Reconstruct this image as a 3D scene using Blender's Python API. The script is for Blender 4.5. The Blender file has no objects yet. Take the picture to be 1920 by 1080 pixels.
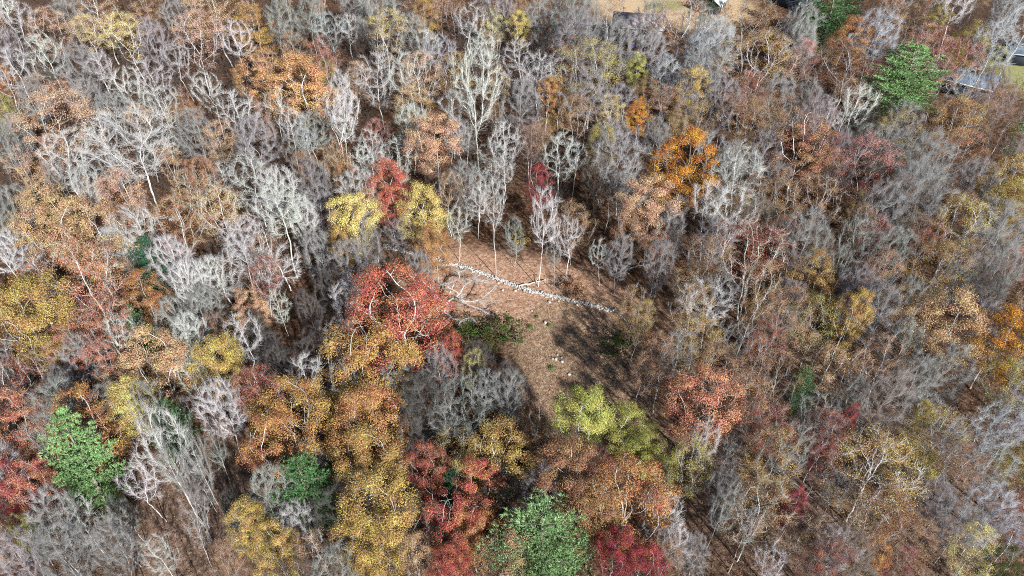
import bpy, math, random
import numpy as np
from mathutils import Vector, Matrix, Quaternion

C = bpy.context.scene
COL = C.collection

# ------------------------------------------------------------------ camera, sky, sun, exposure
cam_d = bpy.data.cameras.new('camera')
cam = bpy.data.objects.new('camera', cam_d); COL.objects.link(cam)
cam_d.sensor_width = 36.0
cam_d.lens = 1400.0 * 36.0 / 1920.0
cam_d.clip_start = 0.5; cam_d.clip_end = 3000
cam.location = (0, 0, 85)
cam.rotation_euler = (math.radians(90 - 40), 0, 0)
C.camera = cam

SUN_EL, SUN_AZ = math.radians(30), math.radians(150)      # azimuth clockwise from +Y
sun_vec = Vector((math.sin(SUN_AZ) * math.cos(SUN_EL), math.cos(SUN_AZ) * math.cos(SUN_EL), math.sin(SUN_EL)))
w = bpy.data.worlds.new('World'); C.world = w; w.use_nodes = True
wn = w.node_tree.nodes; wl = w.node_tree.links
bg = wn.get('Background') or wn.new('ShaderNodeBackground')
sky = wn.new('ShaderNodeTexSky'); sky.sky_type = 'NISHITA'; sky.sun_disc = False
sky.sun_elevation = SUN_EL; sky.sun_rotation = SUN_AZ; sky.altitude = 200
sky.air_density = 1.0; sky.dust_density = 0.6; sky.ozone_density = 1.5
wl.new(sky.outputs[0], bg.inputs[0]); bg.inputs[1].default_value = 0.05
sd = bpy.data.lights.new('sun', 'SUN'); sd.energy = 5.0; sd.angle = math.radians(0.5); sd.color = (1.0, 0.975, 0.94)
so = bpy.data.objects.new('sun', sd); COL.objects.link(so)
so.rotation_euler = sun_vec.to_track_quat('Z', 'Y').to_euler(); so.location = (60, -80, 120)
C.view_settings.view_transform = 'Standard'; C.view_settings.look = 'None'
C.view_settings.exposure = 0.95; C.view_settings.gamma = 1
C.render.engine = 'CYCLES'; C.cycles.pixel_filter_type = 'BLACKMAN_HARRIS'; C.cycles.filter_width = 1.0
C.cycles.use_denoising = False; C.cycles.use_adaptive_sampling = False; C.cycles.max_bounces = 4; C.cycles.diffuse_bounces = 1; C.cycles.sample_clamp_indirect = 4

# ------------------------------------------------------------------ materials
def mat(name):
    m = bpy.data.materials.new(name); m.use_nodes = True
    nt = m.node_tree; nt.nodes.clear()
    out = nt.nodes.new('ShaderNodeOutputMaterial')
    return m, nt, nt.nodes, nt.links, out

def noise(nt, vec, scale, detail=3, rough=0.6):
    n = nt.nodes.new('ShaderNodeTexNoise'); n.inputs['Scale'].default_value = scale
    n.inputs['Detail'].default_value = detail; n.inputs['Roughness'].default_value = rough
    if vec is not None: nt.links.new(vec, n.inputs['Vector'])
    return n

def ramp(nt, fac, stops):
    r = nt.nodes.new('ShaderNodeValToRGB'); e = r.color_ramp.elements
    while len(e) < len(stops): e.new(0.5)
    for k, (p, c) in enumerate(stops):
        e[k].position = p; e[k].color = (c[0], c[1], c[2], 1)
    nt.links.new(fac, r.inputs[0]); return r

def mixc(nt, fac, a, b, mode='MIX'):
    n = nt.nodes.new('ShaderNodeMix'); n.data_type = 'RGBA'; n.blend_type = mode
    for sock, v in ((n.inputs[0], fac), (n.inputs[6], a), (n.inputs[7], b)):
        if hasattr(v, 'links'): nt.links.new(v, sock)
        else: sock.default_value = v if not isinstance(v, tuple) or len(v) == 4 else (*v, 1)
    return n.outputs[2]

def leaf_mat(name, spread, trans=0.35, gloss=0.0):
    m, nt, N, L, out = mat(name)
    oi = N.new('ShaderNodeObjectInfo'); geo = N.new('ShaderNodeNewGeometry'); tc = N.new('ShaderNodeTexCoord')
    hsv = N.new('ShaderNodeHueSaturation')
    nz = noise(nt, tc.outputs['Object'], 0.55, 3, 0.6)
    mm = N.new('ShaderNodeMapRange'); mm.inputs[1].default_value = 0.3; mm.inputs[2].default_value = 0.7
    mm.inputs[3].default_value = 0.5 - 0.03 * spread; mm.inputs[4].default_value = 0.5 + 0.03 * spread
    L.new(nz.outputs[0], mm.inputs[0])
    ad = N.new('ShaderNodeMath'); ad.operation = 'MULTIPLY_ADD'; ad.inputs[1].default_value = 0.03 * spread
    L.new(geo.outputs['Random Per Island'], ad.inputs[0])
    sb = N.new('ShaderNodeMath'); sb.operation = 'SUBTRACT'; sb.inputs[1].default_value = 0.015 * spread
    L.new(mm.outputs[0], sb.inputs[0]); L.new(sb.outputs[0], ad.inputs[2]); L.new(ad.outputs[0], hsv.inputs['Hue'])
    vr = N.new('ShaderNodeMapRange'); vr.inputs[3].default_value = 0.72; vr.inputs[4].default_value = 1.28
    L.new(geo.outputs['Random Per Island'], vr.inputs[0])
    n2 = noise(nt, tc.outputs['Object'], 1.1, 2, 0.5); v2 = N.new('ShaderNodeMapRange'); v2.inputs[1].default_value = .35; v2.inputs[2].default_value = .65
    v2.inputs[3].default_value = .68; v2.inputs[4].default_value = 1.22; L.new(n2.outputs[0], v2.inputs[0])
    vm = N.new('ShaderNodeMath'); vm.operation = 'MULTIPLY'; L.new(vr.outputs[0], vm.inputs[0]); L.new(v2.outputs[0], vm.inputs[1]); L.new(vm.outputs[0], hsv.inputs['Value'])
    L.new(oi.outputs['Color'], hsv.inputs['Color'])
    d = N.new('ShaderNodeBsdfDiffuse'); t = N.new('ShaderNodeBsdfTranslucent'); mx = N.new('ShaderNodeMixShader')
    mx.inputs[0].default_value = trans
    L.new(hsv.outputs[0], d.inputs[0]); L.new(hsv.outputs[0], t.inputs[0]); L.new(d.outputs[0], mx.inputs[1]); L.new(t.outputs[0], mx.inputs[2])
    last = mx
    if gloss:
        g = N.new('ShaderNodeBsdfGlossy'); g.inputs['Roughness'].default_value = 0.4
        m2 = N.new('ShaderNodeMixShader'); m2.inputs[0].default_value = gloss
        L.new(mx.outputs[0], m2.inputs[1]); L.new(g.outputs[0], m2.inputs[2]); last = m2
    L.new(last.outputs[0], out.inputs[0]); return m

def bark_mat(name, dark=0.55):
    m, nt, N, L, out = mat(name)
    oi = N.new('ShaderNodeObjectInfo'); tc = N.new('ShaderNodeTexCoord')
    mp = N.new('ShaderNodeMapping'); mp.inputs['Scale'].default_value = (3, 3, 0.8); L.new(tc.outputs['Object'], mp.inputs[0])
    nz = noise(nt, mp.outputs[0], 1.6, 5, 0.7)
    r = ramp(nt, nz.outputs[0], [(0.3, (dark,) * 3), (0.6, (1, 1, 1))])
    col = mixc(nt, 1.0, oi.outputs['Color'], r.outputs[0], 'MULTIPLY')
    d = N.new('ShaderNodeBsdfDiffuse'); L.new(col, d.inputs[0]); L.new(d.outputs[0], out.inputs[0]); return m

def plain(name, col, rough=0.7, nscale=3, amount=0.25, metal=0, bump=0.0):
    m, nt, N, L, out = mat(name)
    b = N.new('ShaderNodeBsdfPrincipled'); tc = N.new('ShaderNodeTexCoord')
    nz = noise(nt, tc.outputs['Object'], nscale, 6, 0.65)
    lo = tuple(c * (1 - amount) for c in col); hi = tuple(min(1, c * (1 + amount)) for c in col)
    r = ramp(nt, nz.outputs[0], [(0.3, lo), (0.7, hi)])
    L.new(r.outputs[0], b.inputs['Base Color']); b.inputs['Roughness'].default_value = rough; b.inputs['Metallic'].default_value = metal
    if bump:
        bp = N.new('ShaderNodeBump'); bp.inputs['Strength'].default_value = bump; L.new(nz.outputs[0], bp.inputs['Height']); L.new(bp.outputs[0], b.inputs['Normal'])
    L.new(b.outputs[0], out.inputs[0]); return m

M_LEAF = leaf_mat('autumn_leaf', 1.35, 0.12, 0.0)
M_NEEDLE = leaf_mat('needle', 0.6, 0.2, 0.03)
M_BARK = bark_mat('bark')
M_TWIG = bark_mat('twig', 0.75)
M_STONE = plain('field_stone', (0.38, 0.365, 0.34), 0.95, 1.6, 0.55)
M_ROOFA = plain('roof_shingle_pink_grey', (0.36, 0.31, 0.31), 0.9, 1.5)
M_ROOFB = plain('roof_shingle_blue_grey', (0.10, 0.145, 0.21), 0.95, 1.2)
M_ROOFC = plain('roof_shingle_pale', (0.45, 0.52, 0.6), 0.6, 1.2)
M_WALLG = plain('siding_grey', (0.30, 0.29, 0.29), 0.8, 2, 0.1)
M_WALLD = plain('siding_dark_shade', (0.025, 0.032, 0.05), 0.8, 2, 0.1)  # dark siding deepened with the shadow on walls turned from the sun
M_WHITE = plain('white_trim', (0.75, 0.75, 0.75), 0.6, 2, 0.05)
M_GLASS = plain('window_glass', (0.03, 0.04, 0.06), 0.15, 2, 0.1)
M_BRICK = plain('chimney_brick', (0.3, 0.15, 0.11), 0.9, 6)

# ------------------------------------------------------------------ mesh helpers
class MB:
    """collects vertices and faces; build() links them as one mesh object"""
    def __init__(s): s.v = []; s.f = []; s.n = 0
    def add(s, verts, faces):
        s.v.append(np.asarray(verts, dtype=np.float64).reshape(-1, 3))
        s.f.append((np.asarray(faces, dtype=np.int64) + s.n)); s.n += len(s.v[-1])
    def merged(s):
        V = np.concatenate(s.v); return V, [np.concatenate([f for f in s.f if f.shape[1] == k]) for k in sorted({f.shape[1] for f in s.f})]
    def add_merged(s, V, groups):
        s.v.append(V)
        for g in groups: s.f.append(g + s.n)
        s.n += len(V)
    def mesh(s, name, m, smooth=False):
        me = bpy.data.meshes.new(name)
        V = np.concatenate(s.v); loops = np.concatenate([f.ravel() for f in s.f])
        sizes = np.concatenate([np.full(len(f), f.shape[1]) for f in s.f])
        starts = np.concatenate([[0], np.cumsum(sizes)[:-1]])
        me.vertices.add(len(V)); me.vertices.foreach_set('co', V.ravel().astype(np.float32))
        me.loops.add(len(loops)); me.loops.foreach_set('vertex_index', loops.astype(np.int32))
        me.polygons.add(len(sizes)); me.polygons.foreach_set('loop_start', starts.astype(np.int32))
        me.polygons.foreach_set('loop_total', sizes.astype(np.int32))
        if smooth: me.polygons.foreach_set('use_smooth', np.ones(len(sizes), dtype=bool))
        me.update(calc_edges=True); me.materials.append(m); return me
    def build(s, name, m, parent=None, smooth=False):
        o = bpy.data.objects.new(name, s.mesh(name, m, smooth)); COL.objects.link(o); o.parent = parent; return o
    def box(s, x0, x1, y0, y1, z0, z1, M=None):
        v = np.array([(x, y, z) for z in (z0, z1) for y in (y0, y1) for x in (x0, x1)], float)
        if M is not None: v = np.array([tuple(M @ Vector(p)) for p in v])
        s.add(v, [(0, 2, 3, 1), (4, 5, 7, 6), (0, 1, 5, 4), (2, 6, 7, 3), (0, 4, 6, 2), (1, 3, 7, 5)])

def norm(a): return a / np.maximum(np.linalg.norm(a, axis=-1, keepdims=True), 1e-9)

def spikes(mb, base, tip, rad):
    """thin three-sided twigs tapering to a point, one per row"""
    n = len(base); d = norm(tip - base)
    ref = np.where(np.abs(d[:, 2:3]) > 0.9, np.array([[1., 0, 0]]), np.array([[0, 0, 1.]]))
    a = norm(np.cross(d, ref)); b = np.cross(d, a)
    ring = [base + rad[:, None] * (math.cos(t) * a + math.sin(t) * b) for t in (0, 2.094, 4.189)]
    V = np.stack(ring + [tip], 1).reshape(-1, 3)
    i = np.arange(n)[:, None] * 4
    F = np.concatenate([i + np.array([[0, 1, 3]]), i + np.array([[1, 2, 3]]), i + np.array([[2, 0, 3]])])
    mb.add(V, F)

def leaves(mb, P, size, rng, up=0.5, nd=None):
    """one small folded leaf clump (a bent quad) per point"""
    n = len(P); nr = norm(rng.normal(size=(n, 3)) * (1 if nd is None else .55) + np.array([0, 0, up]) + (0 if nd is None else nd))
    a = norm(np.cross(nr, rng.normal(size=(n, 3)))); b = np.cross(nr, a)
    s = size[:, None]; w = rng.uniform(0.5, 0.9, (n, 1))
    V = np.stack([P - a * s, P - b * s * w + nr * s * 0.25, P + a * s, P + b * s * w + nr * s * 0.25], 1).reshape(-1, 3)
    i = np.arange(n)[:, None] * 4
    mb.add(V, i + np.array([[0, 1, 2, 3]]))

# ------------------------------------------------------------------ tree skeletons grown towards points in a crown volume
def skeleton(seed, H=20., W=9., base=0.35, natt=330, profile='dome', upward=0.25, step=0.55, kill=0.9, lean=0.0, inertia=0.55):
    rng = np.random.default_rng(seed)
    nl = 7; lobes = norm(rng.normal(size=(nl, 3)) * [1, 1, .6]); lw = rng.uniform(-0.25, 0.3, nl)
    pts = []
    z0 = base * H
    while len(pts) < natt:
        t = rng.random(); ang = rng.uniform(0, 2 * math.pi)
        if profile == 'dome': R = (math.sin(math.pi * min(1, (t * 0.9 + 0.1)) ** 0.8)) ** 0.6 if t < 0.99 else 0
        elif profile == 'vase': R = (0.25 + 0.75 * min(1, t * 1.5)) * math.sqrt(max(0, 1 - max(0, (t - 0.6) / 0.4) ** 2.2))
        else: R = math.sqrt(max(0, 1 - (2 * t - 1) ** 2))
        rr = math.sqrt(rng.random()) ** 0.75
        d = np.array([math.cos(ang) * R, math.sin(ang) * R, t * 2 - 1]); dn = norm(d)
        k = 1 + sum(lw[j] * max(0, dn @ lobes[j]) ** 4 for j in range(nl))
        pts.append((d[0] * rr * W / 2 * k + lean * t * 3, d[1] * rr * W / 2 * k, z0 + t * (H - z0)))
    A = np.array(pts)
    nodes = [np.zeros(3)]; par = [-1]; wob = rng.normal(size=2) * 0.05
    while nodes[-1][2] < z0 * 0.98:
        p = nodes[-1]; wob = wob * 0.8 + rng.normal(size=2) * 0.04
        nodes.append(p + np.array([wob[0] + lean * .1, wob[1], step])); par.append(len(nodes) - 2)
    alive = np.ones(len(A), bool)
    for it in range(90):
        if not alive.any(): break
        Nn = np.array(nodes); At = A[alive]
        D = np.linalg.norm(At[:, None] - Nn[None], axis=2); near = D.argmin(1); dmin = D.min(1)
        infl = dmin < (9 if it < 6 else 4.5)
        if not infl.any(): break
        dirs = {}
        for j in np.unique(near[infl]):
            v = norm(At[infl & (near == j)] - Nn[j]).sum(0)
            pd = norm(Nn[j] - Nn[par[j]]) if j else np.array([0, 0, 1.])
            v = norm(v) + np.array([0, 0, upward]) + inertia * pd + rng.normal(size=3) * 0.13
            dirs[j] = norm(v)
        added = 0
        for j, v in dirs.items():
            q = Nn[j] + v * step
            if np.linalg.norm(Nn - q, axis=1).min() < step * 0.45: continue
            nodes.append(q); par.append(int(j)); added += 1
        Nn = np.array(nodes)
        D = np.linalg.norm(A[:, None] - Nn[None], axis=2).min(1); alive &= D > kill
        if added == 0: break
    return np.array(nodes), np.array(par), rng

def radii(nodes, par, tip=0.02, ex=2.35):
    n = len(nodes); acc = np.zeros(n); r = np.zeros(n)
    for i in range(n - 1, -1, -1):
        r[i] = tip if acc[i] == 0 else acc[i] ** (1 / ex)
        if par[i] >= 0: acc[par[i]] += r[i] ** ex
    return r

def limb_mesh(name, nodes, par, r, m, kroot=1.25, raw=False):
    n = len(nodes); kids = [[] for _ in range(n)]
    for i in range(n):
        if par[i] >= 0: kids[par[i]].append(i)
    mb = MB(); starts = [(0, None)]
    while starts:
        s, p = starts.pop(); chain = ([p] if p is not None else []) + [s]; cur = s
        while kids[cur]:
            ks = sorted(kids[cur], key=lambda k: -r[k]); starts += [(k, cur) for k in ks[1:]]; cur = ks[0]; chain.append(cur)
        if len(chain) < 2: continue
        P = nodes[chain]; R = r[chain].copy()
        if p is not None: R[0] = R[1]
        else: R[0] *= kroot
        ns = 7 if R.max() > 0.1 else (4 if R.max() > 0.045 else 3)
        T = norm(np.gradient(P, axis=0)); ref = np.array([1., 0.1, 0]) if abs(T[0][2]) > .7 else np.array([0, 0.1, 1.])
        a = norm(np.cross(T, ref)); b = np.cross(T, a)
        an = np.arange(ns) * 2 * math.pi / ns
        V = P[:, None] + R[:, None, None] * (np.cos(an)[None, :, None] * a[:, None] + np.sin(an)[None, :, None] * b[:, None])
        F = []
        for q in range(len(chain) - 1):
            for s2 in range(ns):
                F.append((q * ns + s2, q * ns + (s2 + 1) % ns, (q + 1) * ns + (s2 + 1) % ns, (q + 1) * ns + s2))
        mb.add(V.reshape(-1, 3), F)
    return mb if raw else mb.mesh(name, m, True)

def twig_mesh(name, nodes, par, r, rng, per=4, L=1.1, rad=0.016, up=0.5, W=9., H=20., thr=0.055, k=3, raw=False):
    idx = np.where((r < thr) & (par >= 0))[0]
    cz = H * 0.55; mb = MB()
    bi = np.repeat(idx, per); P = nodes[bi] + (nodes[par[bi]] - nodes[bi]) * rng.random((len(bi), 1))
    d = norm(nodes[bi] - nodes[par[bi]]); out = norm(nodes[bi] - np.array([0, 0, cz]))
    dr = norm(d * 0.7 + out * 0.5 + np.array([0, 0, up]) + rng.normal(size=P.shape) * 0.42)
    ln = L * rng.uniform(0.5, 1.25, (len(P), 1)); T = P + dr * ln
    spikes(mb, P, T, np.full(len(P), rad))
    # finer side twigs
    P2 = np.repeat(P, k, 0) + np.repeat(dr * ln, k, 0) * rng.uniform(0.2, 0.8, (len(P) * k, 1))
    d2 = norm(np.repeat(dr, k, 0) + rng.normal(size=P2.shape) * 0.5 + np.array([0, 0, up * 0.3]))
    spikes(mb, P2, P2 + d2 * rng.uniform(0.25, 0.6, (len(P2), 1)) * L, np.full(len(P2), rad * 0.62))
    return mb if raw else mb.mesh(name, M_TWIG)

def leaf_crown(name, nodes, par, r, rng, clusters=1.0, per=22, rad=0.75, size=0.17, gaps=0.0):
    kids = np.bincount(par[par >= 0], minlength=len(nodes)); tips = np.where(((kids == 0) | (r < 0.026)) & (par >= 0))[0]
    tips = tips[rng.random(len(tips)) < clusters]
    if gaps:                                                # bald patches in the crown
        g = norm(rng.normal(size=(5, 3))); out = norm(nodes[tips] - nodes.mean(0))
        tips = tips[(out @ g.T).max(1) < 1 - gaps * rng.random(len(tips))]
    n = rng.poisson(per, len(tips)); bi = np.repeat(tips, n)
    q = rng.normal(size=(len(bi), 3)); qn = norm(q); q = qn * (rng.random((len(bi), 1)) ** 0.4) * rad * np.array([1.1, 1.1, 0.65])
    P = nodes[bi] + q + np.array([0, 0, 0.15])
    mb = MB(); leaves(mb, P, rng.uniform(0.6, 1.35, len(P)) * size, rng, 0.2, qn * .7 + norm(nodes[bi] - nodes[tips].mean(0)) * .7)
    return mb.mesh(name, M_LEAF)

def pine_parts(seed, H=19., W=7.5, lean=0.):
    rng = np.random.default_rng(seed); mt = MB(); mn = MB()
    zs = np.linspace(0, H, 24); cx = np.cumsum(rng.normal(size=24) * 0.04) ; an = np.arange(7) * 2 * math.pi / 7
    P = np.stack([cx + lean * zs, cx * 0, zs], 1); R = 0.3 * (1 - zs / H) + 0.03
    V = P[:, None] + R[:, None, None] * np.stack([np.cos(an), np.sin(an), an * 0], 1)[None]
    mt.add(V.reshape(-1, 3), [(q * 7 + s, q * 7 + (s + 1) % 7, (q + 1) * 7 + (s + 1) % 7, (q + 1) * 7 + s) for q in range(23) for s in range(7)])
    tuft_p = []; tuft_d = []
    z = H * 0.2
    while z < H * 0.99:
        t = (z - H * 0.2) / (H * 0.8); nb = rng.integers(4, 7); a0 = rng.uniform(0, 6.28)
        for k in range(nb):
            a = a0 + k * 6.283 / nb + rng.normal() * 0.25
            L = W / 2 * (min(1, 0.55 + t * 1.6)) * (1 - t ** 1.7) ** 0.75 * rng.uniform(0.55, 1.3) + 0.4
            base = np.array([np.interp(z, zs, P[:, 0]), 0, z]); hd = np.array([math.cos(a), math.sin(a), 0])
            nseg = max(3, int(L / 0.45)); s = np.linspace(0, 1, nseg + 1)
            pts = base + hd * (s * L)[:, None] + np.array([0, 0, 1.]) * ((0.12 + 0.5 * t) * L * s ** 1.6)[:, None] + np.cumsum(rng.normal(size=(nseg + 1, 3)) * 0.05, 0)
            spikes(mt, pts[:-1], pts[1:] + (pts[1:] - pts[:-1]) * .3, 0.05 * (1 - s[:-1] * 0.7))
            side = np.array([-hd[1], hd[0], 0])
            for q in range(1, nseg + 1):
                w = (0.24 * L * math.sin(math.pi * min(1, (s[q] * 0.85 + 0.1))) + 0.12) if s[q] > .28 else 0.1
                for sd in (-1, 1):
                    m = max(1, int(w / 0.3))
                    for u in range(m + 1):
                        f = (u + rng.random() * .6) / (m + .6)
                        tuft_p.append(pts[q] + side * sd * w * f + hd * 0.35 * w * f + rng.normal(size=3) * 0.09)
                        tuft_d.append(side * sd * 0.6 * f + hd * 0.6 + np.array([0, 0, 0.75]))
        z += rng.uniform(0.85, 1.25)
    tp = np.array(tuft_p); td = norm(np.array(tuft_d)); n = 12
    B = np.repeat(tp, n, 0); D = norm(np.repeat(td, n, 0) + rng.normal(size=B.shape) * 0.55)
    ln = rng.uniform(0.25, 0.48, (len(B), 1)); a = norm(np.cross(D, rng.normal(size=B.shape)))
    V = np.stack([B - a * 0.045, B + a * 0.045, B + D * ln], 1).reshape(-1, 3)
    mn.add(V, np.arange(len(B) * 3).reshape(-1, 3))
    return mt.mesh('trunk', M_BARK, False), mn.mesh('crown', M_NEEDLE)

# library: kind -> list of [(part name, mesh, colour slot)]
LIB = {}
def make_lib():
    # V: tall bare trees with strong pale limbs; B: bare fine-twigged domes; F: full leafed; S: sparse leafed
    LIB['V'] = []
    for s, (prof, base, W) in enumerate([('vase', .34, 9), ('vase', .42, 8), ('dome', .36, 9), ('vase', .3, 10), ('ball', .45, 8), ('vase', .5, 7)]):
        nd, pa, rng = skeleton(100 + s, 20, W, base, 260, prof, 0.12, 0.6, 0.95, inertia=1.1); r = radii(nd, pa, 0.0125, 1.93)
        LIB['V'].append([('trunk', limb_mesh('trunk', nd, pa, r, M_BARK), 0), ('crown', twig_mesh('crown', nd, pa, r, rng, 6, 1.4, 0.0135, 0.45, W, 20, .06, 3), 1)])
    LIB['B'] = []
    for s, (prof, base, W) in enumerate([('dome', .28, 9), ('ball', .3, 9), ('vase', .25, 9), ('dome', .38, 8), ('vase', .2, 10), ('ball', .35, 10)]):
        nd, pa, rng = skeleton(200 + s, 20, W, base, 420, prof, 0.2, 0.6, 0.85, inertia=1.0); r = radii(nd, pa, 0.012, 2.15)
        LIB['B'].append([('trunk', limb_mesh('trunk', nd, pa, r, M_BARK), 0), ('crown', twig_mesh('crown', nd, pa, r, rng, 9, 1.5, 0.014, 0.7, W, 20, .045, 3), 1)])
    LIB['F'] = []
    for s, (prof, base, W) in enumerate([('dome', .25, 9), ('ball', .22, 9), ('dome', .3, 9), ('ball', .3, 9), ('vase', .25, 9), ('dome', .2, 9)]):
        nd, pa, rng = skeleton(300 + s, 20, W, base, 380, prof, 0.15, 0.6, 1.0); r = radii(nd, pa, 0.016, 2.1)
        LIB['F'].append([('trunk', limb_mesh('trunk', nd, pa, r, M_BARK), 0), ('crown', leaf_crown('crown', nd, pa, r, rng, 0.78, 210, 0.85, 0.06, 0.07), 1)])
    LIB['S'] = []
    for s, (prof, base, W) in enumerate([('dome', .28, 9), ('ball', .32, 9), ('vase', .28, 9), ('dome', .35, 9), ('ball', .25, 10), ('vase', .35, 9)]):
        nd, pa, rng = skeleton(400 + s, 20, W, base, 300, prof, 0.3, 0.6, 0.95); r = radii(nd, pa, 0.014, 2.1)
        LIB['S'].append([('trunk', limb_mesh('trunk', nd, pa, r, M_BARK), 0), ('crown', leaf_crown('crown', nd, pa, r, rng, 0.72, 100, 0.9, 0.052, 0.14), 1),
                         ('twigs', twig_mesh('twigs', nd, pa, r, rng, 3, 1.0, 0.014, 0.4, W, 20, .045, 2), 2)])
    LIB['P'] = [[('trunk', a, 0), ('crown', b, 1)] for a, b in (pine_parts(501), pine_parts(502, lean=0.0), pine_parts(503, 19, 8.2))]
    # W: low wide-spreading bare tree; U: leafy bushes
    nd, pa, rng = skeleton(611, 11, 13.5, .22, 150, 'dome', 0.05, 0.5, 1.0, 0.9); r = radii(nd, pa, 0.034, 1.85)
    LIB['W'] = [[('trunk', limb_mesh('trunk', nd, pa, r, M_BARK), 0), ('crown', twig_mesh('crown', nd, pa, r, rng, 9, .9, 0.011, 0.1, 12, 8, .08), 1)]]
    LIB['U'] = []
    for s in range(3):
        nd, pa, rng = skeleton(700 + s, 4, 5, .08, 130, 'dome', 0.2, 0.3, 0.6); r = radii(nd, pa, 0.010, 2.3)
        LIB['U'].append([('stems', limb_mesh('stems', nd, pa, r, M_BARK), 0), ('foliage', leaf_crown('foliage', nd, pa, r, rng, 0.8, 16, 0.42, 0.10, 0.1), 1)])
make_lib()
def understory(rows):
    protos = []
    for q, (prof, W) in enumerate([('dome', 9), ('vase', 8), ('ball', 9), ('vase', 9)]):
        nd, pa, rng = skeleton(800 + q, 20, W, .3, 130, prof, .35, .7, 1.1); r = radii(nd, pa, .016, 2.05)
        protos.append((limb_mesh('', nd, pa, r, None, raw=True).merged(), twig_mesh('', nd, pa, r, rng, 4, 1.7, .02, .5, W, 20, .07, 1, True).merged()))
    mb = MB()
    for x, y, H, W, q, rot in rows:
        a = math.radians(rot); R = np.array([[math.cos(a), -math.sin(a), 0], [math.sin(a), math.cos(a), 0], [0, 0, 1]])
        for V, G in protos[q % 4]: mb.add_merged((V * [W / 9, W / 9, H / 20]) @ R.T + [x, y, ground_z(x, y) - .05], G)
    o = mb.build('understory_trees', M_TWIG); o.color = (.085, .072, .065, 1); o['kind'] = 'stuff'  # colour dimmed so the understory reads as shade between the crowns
    o['label'] = 'thin grey leafless understory trees filling the wood between the larger ones'
REF = {'V': (20, 9), 'B': (20, 9), 'F': (20, 9), 'S': (20, 9), 'P': (19, 7.5), 'W': (11, 12.5), 'U': (4, 5)}

LEAF = {   # leaf colours
 'o': (.42, .21, .095), 'bo': (.50, .225, .045), 'br': (.32, .18, .10), 'lo': (.54, .295, .14), 'ta': (.50, .33, .18), 'pe': (.56, .34, .22), 'ye': (.46, .335, .105),
 'yp': (.58, .46, .17), 'ol': (.34, .27, .085), 'oc': (.37, .245, .09), 'yg': (.37, .36, .095), 'gr': (.05, .075, .022), 'rd': (.42, .13, .085),
 'sa': (.50, .215, .14), 'pk': (.50, .22, .18), 'cr': (.27, .05, .055), 'db': (.20, .10, .055), 'dr': (.30, .10, .07), 'og': (.42, .255, .09),
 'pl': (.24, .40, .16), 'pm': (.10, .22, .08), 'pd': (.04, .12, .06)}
BARK = {'x': (.62, .60, .57), 'w': (.68, .675, .655), 'g': (.44, .435, .42), 'l': (.44, .425, .43), 'b': (.30, .26, .22), 'p': (.46, .40, .37), 'd': (.17, .16, .15), 'c': (.50, .52, .54)}  # darker barks also carry painted shade for trees in the dark gaps

NAMES = {'V': 'bare_tree', 'B': 'bare_tree', 'F': 'leafy_tree', 'S': 'thinning_tree', 'P': 'pine_tree', 'W': 'bare_tree', 'U': 'bush'}
GROUPS = {'V': 'leafless trees of the wood', 'B': 'leafless trees of the wood', 'F': 'autumn trees in full leaf', 'S': 'autumn trees with thinning leaves',
          'P': 'evergreen trees', 'W': None, 'U': 'low bushes on the forest floor'}

def place_tree(kind, x, y, H, W, col, bark, var, rot, tx, ty, label):
    t = bpy.data.objects.new(NAMES[kind], None); COL.objects.link(t)
    t.empty_display_size = 0.5
    t.location = (x, y, ground_z(x, y) - 0.05); t.rotation_euler = (math.radians(tx), math.radians(ty), math.radians(rot))
    t.rotation_mode = 'XYZ'
    hr, wr = REF[kind]; t.scale = (W / wr, W / wr, H / hr)
    t['label'] = label; t['category'] = 'bush' if kind == 'U' else 'tree'
    if GROUPS[kind]: t['group'] = GROUPS[kind]
    lib = LIB[kind][var % len(LIB[kind])]
    R = random.Random(int(x * 131 + y * 17)); j = 1 + R.uniform(-.12, .12); hs = R.uniform(-.06, .06)
    for pname, me, slot in lib:
        o = bpy.data.objects.new(pname, me); COL.objects.link(o); o.parent = t
        if slot == 1 and kind in 'FSPU': c = LEAF[col]
        elif slot == 0: c = BARK[bark]
        else: c = tuple(v * (0.8 if bark in 'wcx' else 0.68) for v in BARK[bark])
        o.color = (min(1, c[0] * j), min(1, c[1] * j * (1 + hs)), c[2] * j, 1)
    return t

# ------------------------------------------------------------------ the ground
def ground_z(x, y):
    return 0.5 * math.sin(x * 0.043 + 1.3) * math.cos(y * 0.037) + 0.22 * math.sin(x * 0.13 + y * 0.09)

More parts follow.
